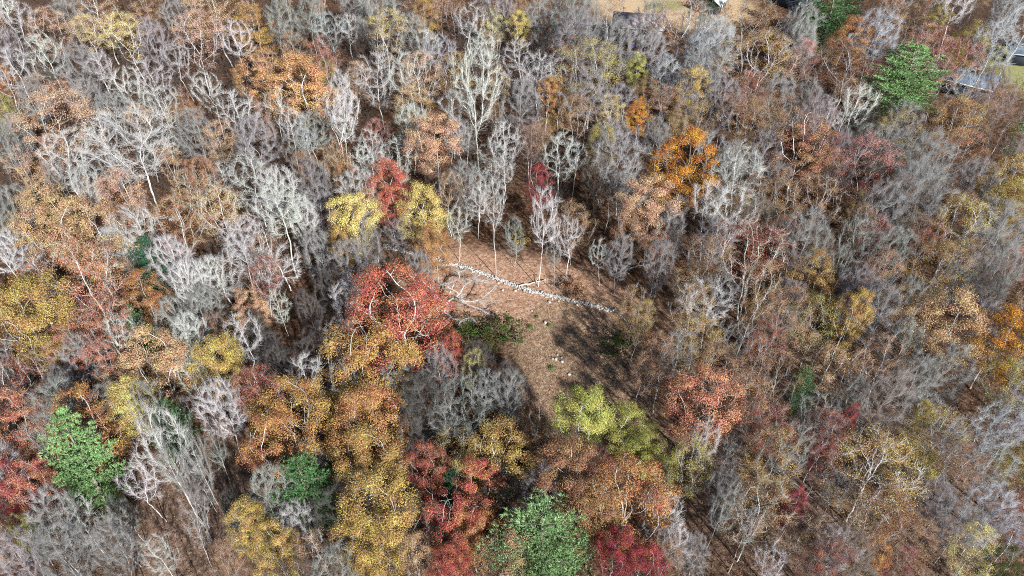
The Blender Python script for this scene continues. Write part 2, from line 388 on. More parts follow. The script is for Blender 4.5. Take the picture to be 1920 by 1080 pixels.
def ground_material():
    m, nt, N, L, out = mat('forest_floor')
    tc = N.new('ShaderNodeTexCoord'); P = tc.outputs['Object']
    b = N.new('ShaderNodeBsdfDiffuse')
    n1 = noise(nt, P, 0.09, 5, 0.6); n2 = noise(nt, P, 1.6, 6, 0.75); n3 = noise(nt, P, 9.0, 3, 0.8)
    litter = ramp(nt, n2.outputs[0], [(0.34, (.035, .019, .012)), (0.5, (.10, .058, .037)), (0.64, (.24, .15, .098))])
    fine = ramp(nt, n3.outputs[0], [(0.35, (.55, .5, .5)), (0.65, (1.25, 1.2, 1.15))])
    col = mixc(nt, 1.0, litter.outputs[0], fine.outputs[0], 'MULTIPLY')
    patch = ramp(nt, n1.outputs[0], [(0.42, (0, 0, 0)), (0.6, (1, 1, 1))])
    col = mixc(nt, patch.outputs[0], col, mixc(nt, 1.0, col, (.82, .86, .9), 'MULTIPLY'))
    def zone(cx, cy, sx, sy, rot, soft, colr, cur, wob=0.35):
        mp = N.new('ShaderNodeMapping'); mp.vector_type = 'TEXTURE'
        mp.inputs['Location'].default_value = (cx, cy, 0); mp.inputs['Rotation'].default_value = (0, 0, math.radians(rot)); mp.inputs['Scale'].default_value = (sx, sy, 1)
        L.new(P, mp.inputs[0]); ln = N.new('ShaderNodeVectorMath'); ln.operation = 'LENGTH'
        fl = N.new('ShaderNodeVectorMath'); fl.operation = 'MULTIPLY'; fl.inputs[1].default_value = (1, 1, 0); L.new(mp.outputs[0], fl.inputs[0]); L.new(fl.outputs[0], ln.inputs[0])
        nz = noise(nt, P, 0.35, 4, 0.65)
        ad = N.new('ShaderNodeMath'); ad.operation = 'MULTIPLY_ADD'; ad.inputs[1].default_value = wob * 2; L.new(nz.outputs[0], ad.inputs[0]); L.new(ln.outputs['Value'], ad.inputs[2])
        mr = N.new('ShaderNodeMapRange'); mr.interpolation_type = 'SMOOTHSTEP'
        mr.inputs[1].default_value = 1 + wob - soft; mr.inputs[2].default_value = 1 + wob + soft; mr.inputs[3].default_value = 1; mr.inputs[4].default_value = 0
        L.new(ad.outputs[0], mr.inputs[0]); return mixc(nt, mr.outputs[0], cur, colr)
    gr = ramp(nt, n2.outputs[0], [(0.34, (.13, .085, .055)), (0.5, (.34, .24, .165)), (0.66, (.58, .45, .33))])
    grass = mixc(nt, 1.0, gr.outputs[0], fine.outputs[0], 'MULTIPLY')
    sunny = ramp(nt, n2.outputs[0], [(0.32, (.22, .13, .085)), (0.5, (.42, .27, .185)), (0.66, (.62, .45, .34))])
    slit = mixc(nt, 1.0, sunny.outputs[0], fine.outputs[0], 'MULTIPLY')
    col = zone(1, 101, 24, 10, -20, 0.35, slit, col)                    # leaf litter by the wall, sunlight painted into its colour
    dull = ramp(nt, n2.outputs[0], [(0.34, (.08, .055, .042)), (0.5, (.20, .14, .108)), (0.66, (.38, .285, .225))])  # paler litter for the sunlit floor at lower left and right, painted in
    dl = mixc(nt, 1.0, dull.outputs[0], fine.outputs[0], 'MULTIPLY')
    col = zone(-37, 55, 13, 13, 30, 0.35, dl, col)
    col = zone(44, 62, 22, 20, 30, 0.4, dl, col)
    col = zone(11, 81, 10, 17, 12, 0.35, grass, col)                    # dry grass clearing
    lawn = ramp(nt, n2.outputs[0], [(0.3, (.40, .27, .15)), (0.6, (.56, .42, .27))])
    col = zone(52, 245, 26, 24, -20, 0.12, lawn.outputs[0], col, 0.15)  # the yard
    gg = ramp(nt, n2.outputs[0], [(0.3, (.22, .22, .09)), (0.7, (.36, .36, .17))])
    col = zone(50, 243, 7, 5, 0, 0.4, gg.outputs[0], col, 0.4)
    col = zone(138, 186, 9, 14, 0, 0.4, gg.outputs[0], col, 0.4)
    L.new(col, b.inputs[0])
    bp = N.new('ShaderNodeBump'); bp.inputs['Strength'].default_value = 0.9; bp.inputs['Distance'].default_value = 0.25
    L.new(n2.outputs[0], bp.inputs['Height']); L.new(bp.outputs[0], b.inputs['Normal']); L.new(b.outputs[0], out.inputs[0]); return m

def make_ground():
    xs = np.concatenate([[-1500, -700, -400], np.arange(-240, 300, 4), [400, 700, 1500]]).astype(float)
    ys = np.concatenate([[-600, -200], np.arange(-40, 360, 4), [450, 700, 1200, 2500]]).astype(float)
    X, Y = np.meshgrid(xs, ys); Z = 0.5 * np.sin(X * 0.043 + 1.3) * np.cos(Y * 0.037) + 0.22 * np.sin(X * 0.13 + Y * 0.09)
    V = np.stack([X, Y, Z], -1).reshape(-1, 3); nx = len(xs); ny = len(ys)
    F = [(j * nx + i, j * nx + i + 1, (j + 1) * nx + i + 1, (j + 1) * nx + i) for j in range(ny - 1) for i in range(nx - 1)]
    mb = MB(); mb.add(V, F); o = mb.build('ground', ground_material(), None, True); o['kind'] = 'structure'
make_ground()

def gzv(X, Y): return 0.5 * np.sin(X * 0.043 + 1.3) * np.cos(Y * 0.037) + 0.22 * np.sin(X * 0.13 + Y * 0.09)

def tag(o, label, cat, group=None):
    o['label'] = label; o['category'] = cat
    if group: o['group'] = group
    return o
def thing(name, label, cat, loc, rz=0, group=None):
    o = bpy.data.objects.new(name, None); COL.objects.link(o); o.location = loc; o.rotation_euler = (0, 0, rz)
    return tag(o, label, cat, group)

# ------------------------------------------------------------------ undergrowth, litter and dry grass (uncountable)
def scatter_stuff():
    rng = np.random.default_rng(5)
    n = 18000
    Y = 40 + 190 * rng.random(n) ** 1.25; X = rng.uniform(-1, 1, n) * (35 + Y * 0.72)
    clump = np.sin(X * .31 + 2 * np.sin(Y * .21)) * np.cos(Y * .27 + 1.7 * np.sin(X * .13)) + rng.normal(size=n) * .4
    inside = ((X - 10) / 11) ** 2 + ((Y - 83) / 19) ** 2 < 1
    k = (clump > 0.1) & ~inside; X = X[k]; Y = Y[k]
    B = np.stack([X, Y, gzv(X, Y)], 1); hgt = rng.uniform(.5, 2.6, len(B)) ** 1.1
    T = B + np.stack([rng.normal(size=len(B)) * .35 * hgt, rng.normal(size=len(B)) * .35 * hgt, hgt], 1)
    mb = MB(); spikes(mb, B, T, np.full(len(B), .02))
    P2 = np.repeat(B, 3, 0) + np.repeat(T - B, 3, 0) * rng.uniform(.3, .85, (len(B) * 3, 1))
    spikes(mb, P2, P2 + rng.normal(size=P2.shape) * .35 + [0, 0, .3], np.full(len(P2), .011))
    o = mb.build('undergrowth', M_TWIG); o.color = (.13, .10, .08, 1); o['kind'] = 'stuff'; o['label'] = 'leafless brush and saplings on the forest floor'
    # fallen leaves lying in loose drifts
    n = 90000; Y = 36 + 150 * rng.random(n) ** 1.2; X = rng.uniform(-1, 1, n) * (30 + Y * 0.7)
    P = np.stack([X, Y, gzv(X, Y) + rng.uniform(.03, .12, n)], 1); mb = MB(); leaves(mb, P, rng.uniform(.05, .13, n), rng, 2.5)
    o = mb.build('leaf_litter', M_LEAF); o.color = (.20, .11, .065, 1); o['kind'] = 'stuff'; o['label'] = 'fallen brown leaves scattered over the forest floor'
    n = 16000; a = rng.uniform(0, 6.28, n); q = np.sqrt(rng.random(n)); X = 11 + q * np.cos(a) * 11; Y = 80 + q * np.sin(a) * 21
    B = np.stack([X, Y, gzv(X, Y)], 1); mb = MB()
    spikes(mb, B, B + np.stack([rng.normal(size=n) * .18, rng.normal(size=n) * .18, rng.uniform(.15, .55, n)], 1), np.full(n, .022))
    o = mb.build('dry_grass', M_LEAF); o.color = (.33, .235, .15, 1); o['kind'] = 'stuff'; o['label'] = 'dry tan grass covering the clearing'
scatter_stuff()

# ------------------------------------------------------------------ stone wall and loose stones
def stone(mb, c, s, rng):
    ico = np.array([(0, 0, 1), (.89, 0, .45), (.28, .85, .45), (-.72, .53, .45), (-.72, -.53, .45), (.28, -.85, .45),
                    (.72, .53, -.45), (-.28, .85, -.45), (-.89, 0, -.45), (-.28, -.85, -.45), (.72, -.53, -.45), (0, 0, -1)])
    F = [(0,1,2),(0,2,3),(0,3,4),(0,4,5),(0,5,1),(1,6,2),(2,7,3),(3,8,4),(4,9,5),(5,10,1),(6,7,2),(7,8,3),(8,9,4),(9,10,5),(10,6,1),(11,7,6),(11,8,7),(11,9,8),(11,10,9),(11,6,10)]
    v = ico * (1 + rng.normal(size=(12, 1)) * .14) * np.array([s * rng.uniform(.9, 1.5), s * rng.uniform(.7, 1.1), s * rng.uniform(.45, .75)])
    a = rng.uniform(0, 6.28); R = np.array([[math.cos(a), -math.sin(a), 0], [math.sin(a), math.cos(a), 0], [0, 0, 1]])
    t = rng.normal() * .25; R2 = np.array([[1, 0, 0], [0, math.cos(t), -math.sin(t)], [0, math.sin(t), math.cos(t)]])
    mb.add(v @ R2.T @ R.T + np.array(c), F)

def wall(pts, label, seed, width=.75, height=.75):
    rng = np.random.default_rng(seed); mb = MB(); P = np.array(pts, float)
    seg = np.linalg.norm(np.diff(P, axis=0), axis=1); cum = np.concatenate([[0], np.cumsum(seg)]); s = 0
    while s < cum[-1]:
        x = np.interp(s, cum, P[:, 0]); y = np.interp(s, cum, P[:, 1]); i = min(len(seg) - 1, np.searchsorted(cum, s, 'right') - 1)
        d = (P[i + 1] - P[i]) / seg[i]; nrm = np.array([-d[1], d[0]]); sag = .55 + .45 * math.sin(s * .8 + seed) * math.sin(s * .23)
        for k in range(6):
            o = rng.normal() * width * .42; hz = rng.uniform(.05, max(.12, height * sag * (1 - min(1, abs(o) / width) * .8)))
            px = x + nrm[0] * o + rng.normal() * .12; py = y + nrm[1] * o + rng.normal() * .12
            stone(mb, (px, py, ground_z(px, py) + hz * .7), rng.uniform(.10, .26) * (1.25 if rng.random() < .15 else 1), rng)
        s += .27
    return tag(mb.build('stone_wall', M_STONE), label, 'wall')

# ------------------------------------------------------------------ the wood: kind, x, y, height, crown width (metres), leaf colour, bark, shape, turn, lean x, lean y, label
TREES = [
('V',-139.0,206.3,17.9,11.0,'-','w',5,269,-0.5,2.4,'fourth leafless tree with white limbs, left of the pale yellow top-left tree'),
('B',-4.6,74.2,12.6,5.1,'-','d',3,14,-6.0,-2.4,'second bare dark tree of fine twigs, left of the pale stones in the clearing'),
('B',-0.9,73.1,11.4,4.1,'-','d',0,346,3.2,1.2,'bare dark tree of fine twigs, left of the pale stones in the clearing'),
('S',18.3,72.3,12.9,5.0,'br','g',5,62,2.5,-1.3,'brown tree with thinning leaves, above the yellow-green clearing tree'),
('S',18.6,83.0,12.4,4.5,'oc','g',2,168,9.3,-6.0,'ochre tree with thinning leaves, above-right of the pale stones in the clearing'),
('V',-37.8,51.6,18.2,4.3,'-','g',5,222,0.8,1.1,'leafless tree with grey limbs, below-right of the leaning white tree'),
('V',-36.1,53.5,17.4,3.8,'-','g',5,171,2.2,3.5,'second leafless tree with grey limbs, below-right of the leaning white tree'),
('V',-36.9,48.2,13.2,3.5,'-','g',3,57,0.3,5.9,'leafless tree with grey limbs, below the leaning white tree'),
('B',-31.9,48.7,10.1,3.0,'-','g',1,356,-1.5,0.8,'bare grey tree of fine twigs, below-left of the green pine among orange'),
('V',-44.3,60.4,18.7,4.1,'-','g',0,147,0.7,2.7,'leafless tree with grey limbs, above the leaning white tree'),
('V',24.1,50.1,15.1,3.9,'-','g',4,92,0.1,-6.7,'leafless tree with grey limbs, right of the largest orange-brown tree'),
('V',26.3,47.3,12.9,4.1,'-','w',5,154,1.9,-2.7,'leafless tree with white limbs, right of the largest orange-brown tree'),
('B',21.0,45.8,10.6,3.4,'-','g',0,152,0.7,1.8,'bare grey tree of fine twigs, right of the bottom crimson tree'),
('V',27.1,57.0,10.3,3.7,'-','g',2,257,1.7,-0.5,'leafless tree with grey limbs, below the salmon-red tree'),
('S',102.0,148.4,17.0,9.7,'br','g',4,305,3.3,-0.9,'brown tree with thinning leaves, above-right of the amber tree by the house'),
('V',103.5,159.0,15.9,9.1,'-','w',4,305,2.4,-2.3,'leafless tree with white limbs, above-right of the amber tree by the house'),
('S',108.2,152.6,14.7,7.1,'br','g',1,231,-4.1,0.6,'second brown tree with thinning leaves, above-right of the amber tree by the house'),
('B',36.9,201.8,15.9,7.8,'-','g',4,24,2.2,2.7,'bare grey tree of fine twigs, left of the brown tree by the house'),
('S',20.9,72.9,14.3,6.6,'db','g',0,195,-1.0,0.1,'dark brown tree with thinning leaves, above-left of the salmon-red tree'),
('S',20.8,77.7,13.5,5.8,'br','g',1,310,6.3,7.6,'brown tree with thinning leaves, above-left of the salmon-red tree'),
('V',-127.8,195.3,17.5,10.5,'-','w',1,329,2.8,-4.6,'second leafless tree with white limbs, left of the pale yellow top-left tree'),
('B',-119.9,203.1,19.6,10.9,'-','l',2,219,0.4,-1.0,'bare lilac-grey tree of fine twigs, above-left of the pale yellow top-left tree'),
('S',-108.3,197.3,21.8,15.2,'pe','w',0,154,-1.2,7.3,'peach tree with thinning leaves, above-left of the pale yellow top-left tree'),
('S',-118.7,189.1,17.9,10.7,'pe','w',4,112,1.0,-0.6,'peach tree with thinning leaves, left of the pale yellow top-left tree'),
('S',-107.6,186.8,17.1,9.8,'yp','w',2,189,2.1,1.3,'pale yellow tree with thinning leaves, left of the pale yellow top-left tree'),
('S',-96.4,185.3,19.1,12.1,'yp','w',2,23,4.1,-4.9,'pale yellow thin tree with white limbs near the top left corner'),
('B',-91.9,188.1,16.3,8.1,'-','l',1,121,-1.7,-2.3,'bare lilac-grey tree of fine twigs, right of the pale yellow top-left tree'),
('S',-101.0,205.8,17.7,10.5,'ta','g',0,46,-2.4,3.0,'tan tree with thinning leaves, above-right of the pale yellow top-left tree'),
('S',-77.6,178.7,21.5,14.9,'pe','w',2,352,-0.9,5.1,'peach tree with thinning leaves, right of the pale yellow top-left tree'),
('S',-76.6,195.8,22.0,16.8,'ta','g',1,54,-0.9,-5.7,'tan tree with thinning leaves, above-left of the flat amber tree'),
('V',-69.5,184.8,16.7,9.8,'-','w',4,140,-0.5,-1.3,'leafless tree with white limbs, left of the flat amber tree'),
('F',-65.1,189.9,18.6,11.6,'og','g',1,258,5.3,-2.4,'flat amber tree near the top edge, left of centre'),
('B',-60.0,194.2,19.2,10.6,'-','g',3,120,-0.2,2.2,'bare grey tree of fine twigs, right of the flat amber tree'),
('B',-54.9,202.5,17.8,9.4,'-','g',3,334,-6.6,-3.8,'second bare grey tree of fine twigs, right of the flat amber tree'),
('V',-47.2,191.6,16.4,9.5,'-','c',0,323,1.7,-0.8,'leafless tree with blue-grey limbs, above-right of the tall orange twin-trunk tree'),
('F',-59.5,165.2,17.1,9.9,'lo','g',0,252,0.2,2.0,'light orange tree in full leaf, left of the tall orange twin-trunk tree'),
('F',-47.2,153.0,22.0,16.5,'lo','w',2,339,-1.6,0.7,'tall orange tree above two white trunks in the upper left of the wood'),
('S',-46.2,179.8,16.2,8.8,'sa','g',0,312,4.2,-2.4,'salmon tree with thinning leaves, above-right of the tall orange twin-trunk tree'),
('S',-43.5,168.2,14.5,6.8,'ye','g',0,124,-1.4,5.6,'golden yellow tree with thinning leaves, right of the tall orange twin-trunk tree'),
('B',-100.5,164.9,17.8,9.4,'-','g',4,153,4.6,-1.5,'bare grey tree of fine twigs, below-left of the pale yellow top-left tree'),
('V',-112.3,174.6,17.4,10.5,'-','w',2,244,-2.9,4.6,'leafless tree with white limbs, left of the pale yellow top-left tree'),
('V',-116.9,168.5,16.3,9.5,'-','w',2,288,1.5,-3.5,'third leafless tree with white limbs, left of the pale yellow top-left tree'),
('S',-120.0,166.7,14.5,6.8,'o','w',3,189,-5.8,-1.4,'orange tree with thinning leaves, left of the pale yellow top-left tree'),
('S',-111.0,149.7,14.6,7.0,'yg','g',0,110,-0.1,-0.1,'yellow-green tree with thinning leaves, left of the great white forked tree'),
('S',-91.0,135.7,21.4,14.8,'pe','g',4,150,1.0,-3.2,'peach tree with thinning leaves, left of the great white forked tree'),
('V',-86.0,125.6,17.2,10.2,'-','w',0,189,-1.1,-4.9,'leafless tree with white limbs, left of the great white forked tree'),
('V',-94.5,165.3,16.5,9.6,'-','w',5,215,2.0,3.7,'leafless tree with white limbs, below-left of the pale yellow top-left tree'),
('V',-86.5,160.1,15.2,8.4,'-','w',0,272,5.0,0.9,'leafless tree with white limbs, below the pale yellow top-left tree'),
('V',-82.3,163.0,16.1,9.2,'-','w',3,207,1.2,3.1,'leafless tree with white limbs, below-right of the pale yellow top-left tree'),
('S',-73.3,154.2,14.5,6.9,'o','g',0,315,-2.6,-1.4,'orange tree with thinning leaves, above-right of the great white forked tree'),
('V',-76.2,148.7,15.8,8.9,'-','w',3,293,-0.7,-3.3,'leafless tree with white limbs, above-right of the great white forked tree'),
('V',-70.9,124.9,22.0,16.3,'-','w',0,108,-1.9,-0.4,'great white forked tree with spreading bare limbs, standing among orange trees at upper left'),
('V',-68.6,159.4,15.7,8.8,'-','w',1,174,-10.1,2.5,'leafless tree with white limbs, below-left of the flat amber tree'),
('V',-58.8,144.9,16.8,9.9,'-','w',3,198,-0.8,-2.6,'second leafless tree with white limbs, below-left of the tall orange twin-trunk tree'),
('V',-46.0,139.9,15.1,8.3,'-','w',5,55,-0.2,1.9,'leafless tree with white limbs, below the tall orange twin-trunk tree'),
('B',-64.8,138.3,16.5,8.3,'-','l',1,301,2.8,4.2,'bare lilac-grey tree of fine twigs, right of the great white forked tree'),
('B',-51.6,134.1,16.3,8.1,'-','l',5,133,2.3,-0.1,'bare lilac-grey tree of fine twigs, below-left of the tall orange twin-trunk tree'),
('V',-48.3,120.2,16.8,10.0,'-','w',2,86,-0.6,-3.4,'leafless tree with white limbs, above-left of the large white-limbed tree'),
('V',-40.5,133.8,13.8,7.0,'-','c',5,61,-5.2,-1.3,'leafless tree with blue-grey limbs, below the tall orange twin-trunk tree'),
('V',-39.6,152.6,13.9,7.1,'-','w',0,196,-2.8,4.1,'leafless tree with white limbs, below-right of the tall orange twin-trunk tree'),
('S',-56.6,120.0,15.3,7.8,'o','g',5,126,-4.3,5.7,'orange tree with thinning leaves, above-left of the large white-limbed tree'),
('S',-67.1,127.8,14.0,6.3,'ta','g',2,282,1.1,-0.7,'tan tree with thinning leaves, below-right of the great white forked tree'),
('S',-93.9,124.6,15.5,8.0,'ta','g',0,353,-6.0,-4.6,'tan tree with thinning leaves, above-left of the wide tan-orange tree'),
('B',-103.6,138.9,14.4,6.6,'-','g',3,40,0.0,3.1,'bare grey tree of fine twigs, left of the great white forked tree'),
('V',-86.7,120.1,14.3,7.5,'-','g',1,206,-0.1,-8.3,'leafless tree with grey limbs, above-left of the wide tan-orange tree'),
('B',-37.4,121.0,14.4,6.5,'-','l',1,45,3.5,-0.5,'bare lilac-grey tree of fine twigs, above-right of the large white-limbed tree'),
('S',-60.4,137.5,14.8,7.3,'pe','g',1,96,4.0,-4.9,'peach tree with thinning leaves, right of the great white forked tree'),
('V',-35.5,139.7,14.4,7.6,'-','w',5,263,-3.7,0.1,'third leafless tree with white limbs, below-right of the tall orange twin-trunk tree'),
('B',-127.0,183.8,15.3,7.3,'-','l',3,65,6.4,-4.9,'bare lilac-grey tree of fine twigs, left of the pale yellow top-left tree'),
('B',-107.8,155.4,14.6,6.7,'-','g',1,329,-2.9,2.4,'second bare grey tree of fine twigs, above-left of the great white forked tree'),
('B',-92.6,151.4,15.6,7.6,'-','g',1,149,2.0,3.9,'bare grey tree of fine twigs, above-left of the great white forked tree'),
('B',-86.4,148.7,14.8,6.9,'-','l',4,165,-1.5,-3.9,'bare lilac-grey tree of fine twigs, above-left of the great white forked tree'),
('V',-52.5,152.2,14.2,7.4,'-','w',1,44,1.6,3.8,'leafless tree with white limbs, below-left of the tall orange twin-trunk tree'),
('V',-80.7,175.6,15.8,8.9,'-','w',1,329,6.8,3.7,'second leafless tree with white limbs, below-right of the pale yellow top-left tree'),
('B',-90.5,200.3,16.8,8.5,'-','l',2,23,2.0,1.5,'second bare lilac-grey tree of fine twigs, right of the pale yellow top-left tree'),
('V',-117.9,203.9,16.0,9.1,'-','g',2,165,-2.4,3.4,'leafless tree with grey limbs, above-left of the pale yellow top-left tree'),
('B',-44.8,207.0,18.0,9.5,'-','g',4,236,-2.9,-8.3,'third bare grey tree of fine twigs, right of the flat amber tree'),
('V',-42.4,191.8,15.9,9.0,'-','w',5,198,-1.9,-0.1,'leafless tree with white limbs, above-right of the tall orange twin-trunk tree'),
('B',-35.0,191.2,22.0,13.3,'-','g',2,230,-0.9,-3.5,'bare grey tree of fine twigs, above-right of the tall orange twin-trunk tree'),
('S',-25.1,208.0,18.1,11.0,'ta','g',1,189,-1.3,-0.9,'tan tree with thinning leaves, above-left of the white fan-shaped tree'),
('F',-23.9,201.5,16.1,8.7,'og','g',1,143,2.3,0.7,'amber tree in full leaf, above-left of the white fan-shaped tree'),
('S',-16.2,206.0,16.2,8.8,'br','g',2,272,-0.8,5.7,'brown tree with thinning leaves, left of the small pale yellow tree'),
('S',-31.7,182.6,19.7,12.8,'yp','w',2,316,-5.1,-0.4,'pale yellow tree with thinning leaves, above-right of the tall orange twin-trunk tree'),
('B',-24.5,186.8,17.1,8.8,'-','g',5,273,6.6,-2.0,'bare grey tree of fine twigs, above-left of the white fan-shaped tree'),
('V',-16.7,176.2,15.8,9.0,'-','c',0,351,-1.0,-4.5,'leafless tree with blue-grey limbs, above-left of the white fan-shaped tree'),
('V',-10.3,190.2,17.6,10.7,'-','w',1,316,-3.8,-4.6,'leafless tree with white limbs, left of the small pale yellow tree'),
('S',-6.0,199.7,14.8,7.3,'yp','w',3,75,3.8,4.0,'pale yellow tree with thinning leaves, left of the small pale yellow tree'),
('B',-3.6,201.8,19.9,11.2,'-','g',2,32,-1.3,0.5,'bare grey tree of fine twigs, above-left of the small pale yellow tree'),
('S',7.5,213.8,17.2,10.0,'o','g',0,26,0.2,1.5,'orange tree with thinning leaves, above-right of the small pale yellow tree'),
('S',15.3,212.6,17.2,9.9,'br','g',2,232,-6.2,3.4,'brown tree with thinning leaves, above-right of the small pale yellow tree'),
('F',2.1,195.2,15.3,7.8,'yp','w',4,237,2.8,0.8,'small pale yellow tree shining among bare grey crowns near the top edge'),
('B',7.8,197.0,17.6,9.2,'-','l',4,237,0.3,-1.7,'bare lilac-grey tree of fine twigs, above-right of the small pale yellow tree'),
('B',16.3,192.4,21.7,12.7,'-','g',0,346,-0.5,3.0,'bare grey tree of fine twigs, right of the small pale yellow tree'),
('S',24.2,201.0,22.0,15.4,'br','g',5,262,-1.3,-0.1,'brown tree with thinning leaves, left of the brown tree by the house'),
('S',12.8,182.8,15.3,7.8,'o','g',3,353,4.5,4.0,'orange tree with thinning leaves, right of the small pale yellow tree'),
('B',16.3,178.9,20.9,12.0,'-','l',5,91,0.6,2.1,'bare lilac-grey tree of fine twigs, right of the small pale yellow tree'),
('B',24.5,175.3,20.7,11.8,'-','g',3,61,1.9,-7.1,'bare grey tree of fine twigs, above-left of the round yellow-green tree'),
('V',-7.1,174.3,16.6,9.7,'-','w',4,150,5.6,3.0,'leafless tree with white limbs, above the white fan-shaped tree'),
('V',3.6,171.5,16.8,9.9,'-','w',2,306,4.8,-9.1,'leafless tree with white limbs, below the small pale yellow tree'),
('V',-30.3,160.4,17.8,10.9,'-','w',3,18,-1.5,-0.4,'leafless tree with white limbs, right of the tall orange twin-trunk tree'),
('V',-26.5,163.9,17.4,10.5,'-','w',4,128,4.0,-7.1,'leafless tree with white limbs, left of the white fan-shaped tree'),
('S',-20.7,160.7,17.7,10.5,'pe','w',1,94,-0.4,7.6,'peach tree with thinning leaves, left of the white fan-shaped tree'),
('S',-14.2,163.8,16.6,9.2,'oc','g',1,3,-3.0,6.4,'ochre tree with thinning leaves, above-left of the white fan-shaped tree'),
('S',-20.3,149.6,17.0,9.7,'og','w',3,262,4.2,3.8,'amber tree with thinning leaves, above-left of the broad peach tree'),
('V',-7.3,140.6,27.4,10.5,'-','w',0,261,-0.9,2.0,'upright white tree with fan of antler-like limbs on a long straight trunk'),
('V',-12.8,146.3,15.7,8.8,'-','w',5,180,1.0,0.1,'leafless tree with white limbs, below-left of the white fan-shaped tree'),
('S',17.8,159.8,21.7,15.1,'ol','g',1,248,1.2,3.1,'olive tree with thinning leaves, left of the round yellow-green tree'),
('V',6.4,163.0,16.1,9.2,'-','w',3,82,-2.5,1.3,'leafless tree with white limbs, below-right of the small pale yellow tree'),
('V',10.6,169.4,14.8,7.9,'-','w',2,304,4.5,0.1,'second leafless tree with white limbs, below-right of the small pale yellow tree'),
('F',29.9,169.2,14.7,7.0,'yg','g',3,193,-1.7,1.5,'small round yellow-green tree at the edge of the grey domes'),
('F',27.5,149.4,13.7,5.9,'bo','g',2,186,-1.9,-0.8,'narrow bright orange tree standing upright among bare grey trees'),
('F',7.9,156.9,13.8,6.1,'o','w',4,250,-1.6,-0.7,'orange tree in full leaf, right of the white fan-shaped tree'),
('F',10.8,158.7,12.9,5.0,'o','w',1,131,1.1,1.3,'orange tree in full leaf, below-right of the small pale yellow tree'),
('S',13.0,140.8,16.9,9.6,'br','g',2,14,-0.3,0.9,'brown tree with thinning leaves, left of the narrow orange tree'),
('S',21.8,146.5,14.5,6.9,'yp','w',4,35,-5.9,-0.2,'pale yellow tree with thinning leaves, left of the narrow orange tree'),
('F',18.6,136.2,14.5,6.8,'ol','g',0,202,-0.6,0.5,'olive tree in full leaf, below-left of the narrow orange tree'),
('B',16.5,152.9,17.5,9.1,'-','g',5,284,-1.0,-3.9,'bare grey tree of fine twigs, left of the narrow orange tree'),
('B',0.6,149.9,16.8,8.5,'-','g',0,299,-8.9,1.7,'bare grey tree of fine twigs, below-right of the white fan-shaped tree'),
('V',3.6,138.9,12.9,7.8,'-','p',3,21,1.4,2.8,'leafless tree with pinkish grey limbs, above the small crimson tree'),
('F',-14.3,128.1,19.4,12.4,'pe','g',4,359,-0.2,-0.9,'broad peach tree standing below the white fan-shaped tree'),
('V',-21.9,129.3,14.0,7.2,'-','w',3,110,-3.6,-1.1,'leafless tree with white limbs, above-right of the bright red tree'),
('V',-35.7,138.9,20.4,8.8,'-','w',1,332,1.5,10.3,'second leafless tree with white limbs, below-right of the tall orange twin-trunk tree'),
('S',-26.6,138.8,13.7,6.0,'pk','g',1,123,-6.7,1.9,'pinkish tree with thinning leaves, above the bright red tree'),
('V',-3.9,134.6,9.4,7.7,'-','w',3,93,1.8,10.6,'leafless tree with white limbs, above-left of the small crimson tree'),
('V',9.5,130.2,15.0,8.2,'-','w',2,255,-1.2,0.5,'leafless tree with white limbs, above-right of the small crimson tree'),
('V',12.1,128.4,13.3,6.6,'-','w',5,237,-3.5,-1.0,'second leafless tree with white limbs, above-right of the small crimson tree'),
('B',20.8,123.8,17.7,9.3,'-','g',4,128,-0.3,3.1,'bare grey tree of fine twigs, below the narrow orange tree'),
('F',31.8,120.7,20.2,13.3,'bo','b',1,147,1.0,-0.8,'large glowing orange tree right of centre among bare grey trees'),
('F',4.9,120.7,13.8,6.1,'cr','g',1,99,0.0,0.8,'small crimson tree behind the bare trunks above the stone wall'),
('F',-23.0,117.6,17.0,9.7,'rd','g',2,332,0.5,0.2,'bright red tree between two pale yellow trees left of the stone wall'),
('F',-31.2,123.1,13.7,5.9,'o','g',0,213,-0.5,2.0,'orange tree in full leaf, left of the bright red tree'),
('B',36.0,164.3,16.2,8.0,'-','c',3,330,2.1,-2.5,'bare blue-grey tree of fine twigs, above-left of the round golden tree'),
('S',31.6,149.6,16.1,8.6,'br','g',4,40,8.2,3.7,'brown tree with thinning leaves, right of the narrow orange tree'),
('S',-37.6,165.8,15.1,7.5,'pe','w',3,206,-3.1,-6.9,'peach tree with thinning leaves, right of the tall orange twin-trunk tree'),
('V',-29.1,133.1,13.5,6.7,'-','w',2,131,4.0,2.0,'leafless tree with white limbs, above-left of the bright red tree'),
('B',-34.5,111.5,14.0,6.2,'-','g',1,331,-5.0,-5.0,'bare grey tree of fine twigs, right of the large white-limbed tree'),
('B',-8.9,120.7,13.7,6.0,'-','g',4,247,3.3,-2.2,'bare grey tree of fine twigs, above-left of the lone slender white trunk'),
('S',41.8,188.3,22.0,15.5,'br','w',4,303,-3.8,1.0,'brown thinning tree spreading in front of the house with white-framed windows'),
('B',33.4,177.3,16.7,8.5,'-','g',3,42,3.2,-0.2,'bare grey tree of fine twigs, above-right of the round yellow-green tree'),
('B',45.2,180.0,16.0,7.9,'-','c',0,257,-2.0,-2.8,'bare blue-grey tree of fine twigs, below-right of the brown tree by the house'),
('V',-21.7,184.4,14.4,7.6,'-','w',3,204,-6.1,-0.2,'leafless tree with white limbs, above-left of the white fan-shaped tree'),
('S',-54.1,184.0,15.6,8.1,'br','g',3,286,6.4,1.0,'brown tree with thinning leaves, above the tall orange twin-trunk tree'),
('V',-9.9,137.0,12.9,6.2,'-','g',5,261,-5.5,2.7,'leafless tree with grey limbs, right of the broad peach tree'),
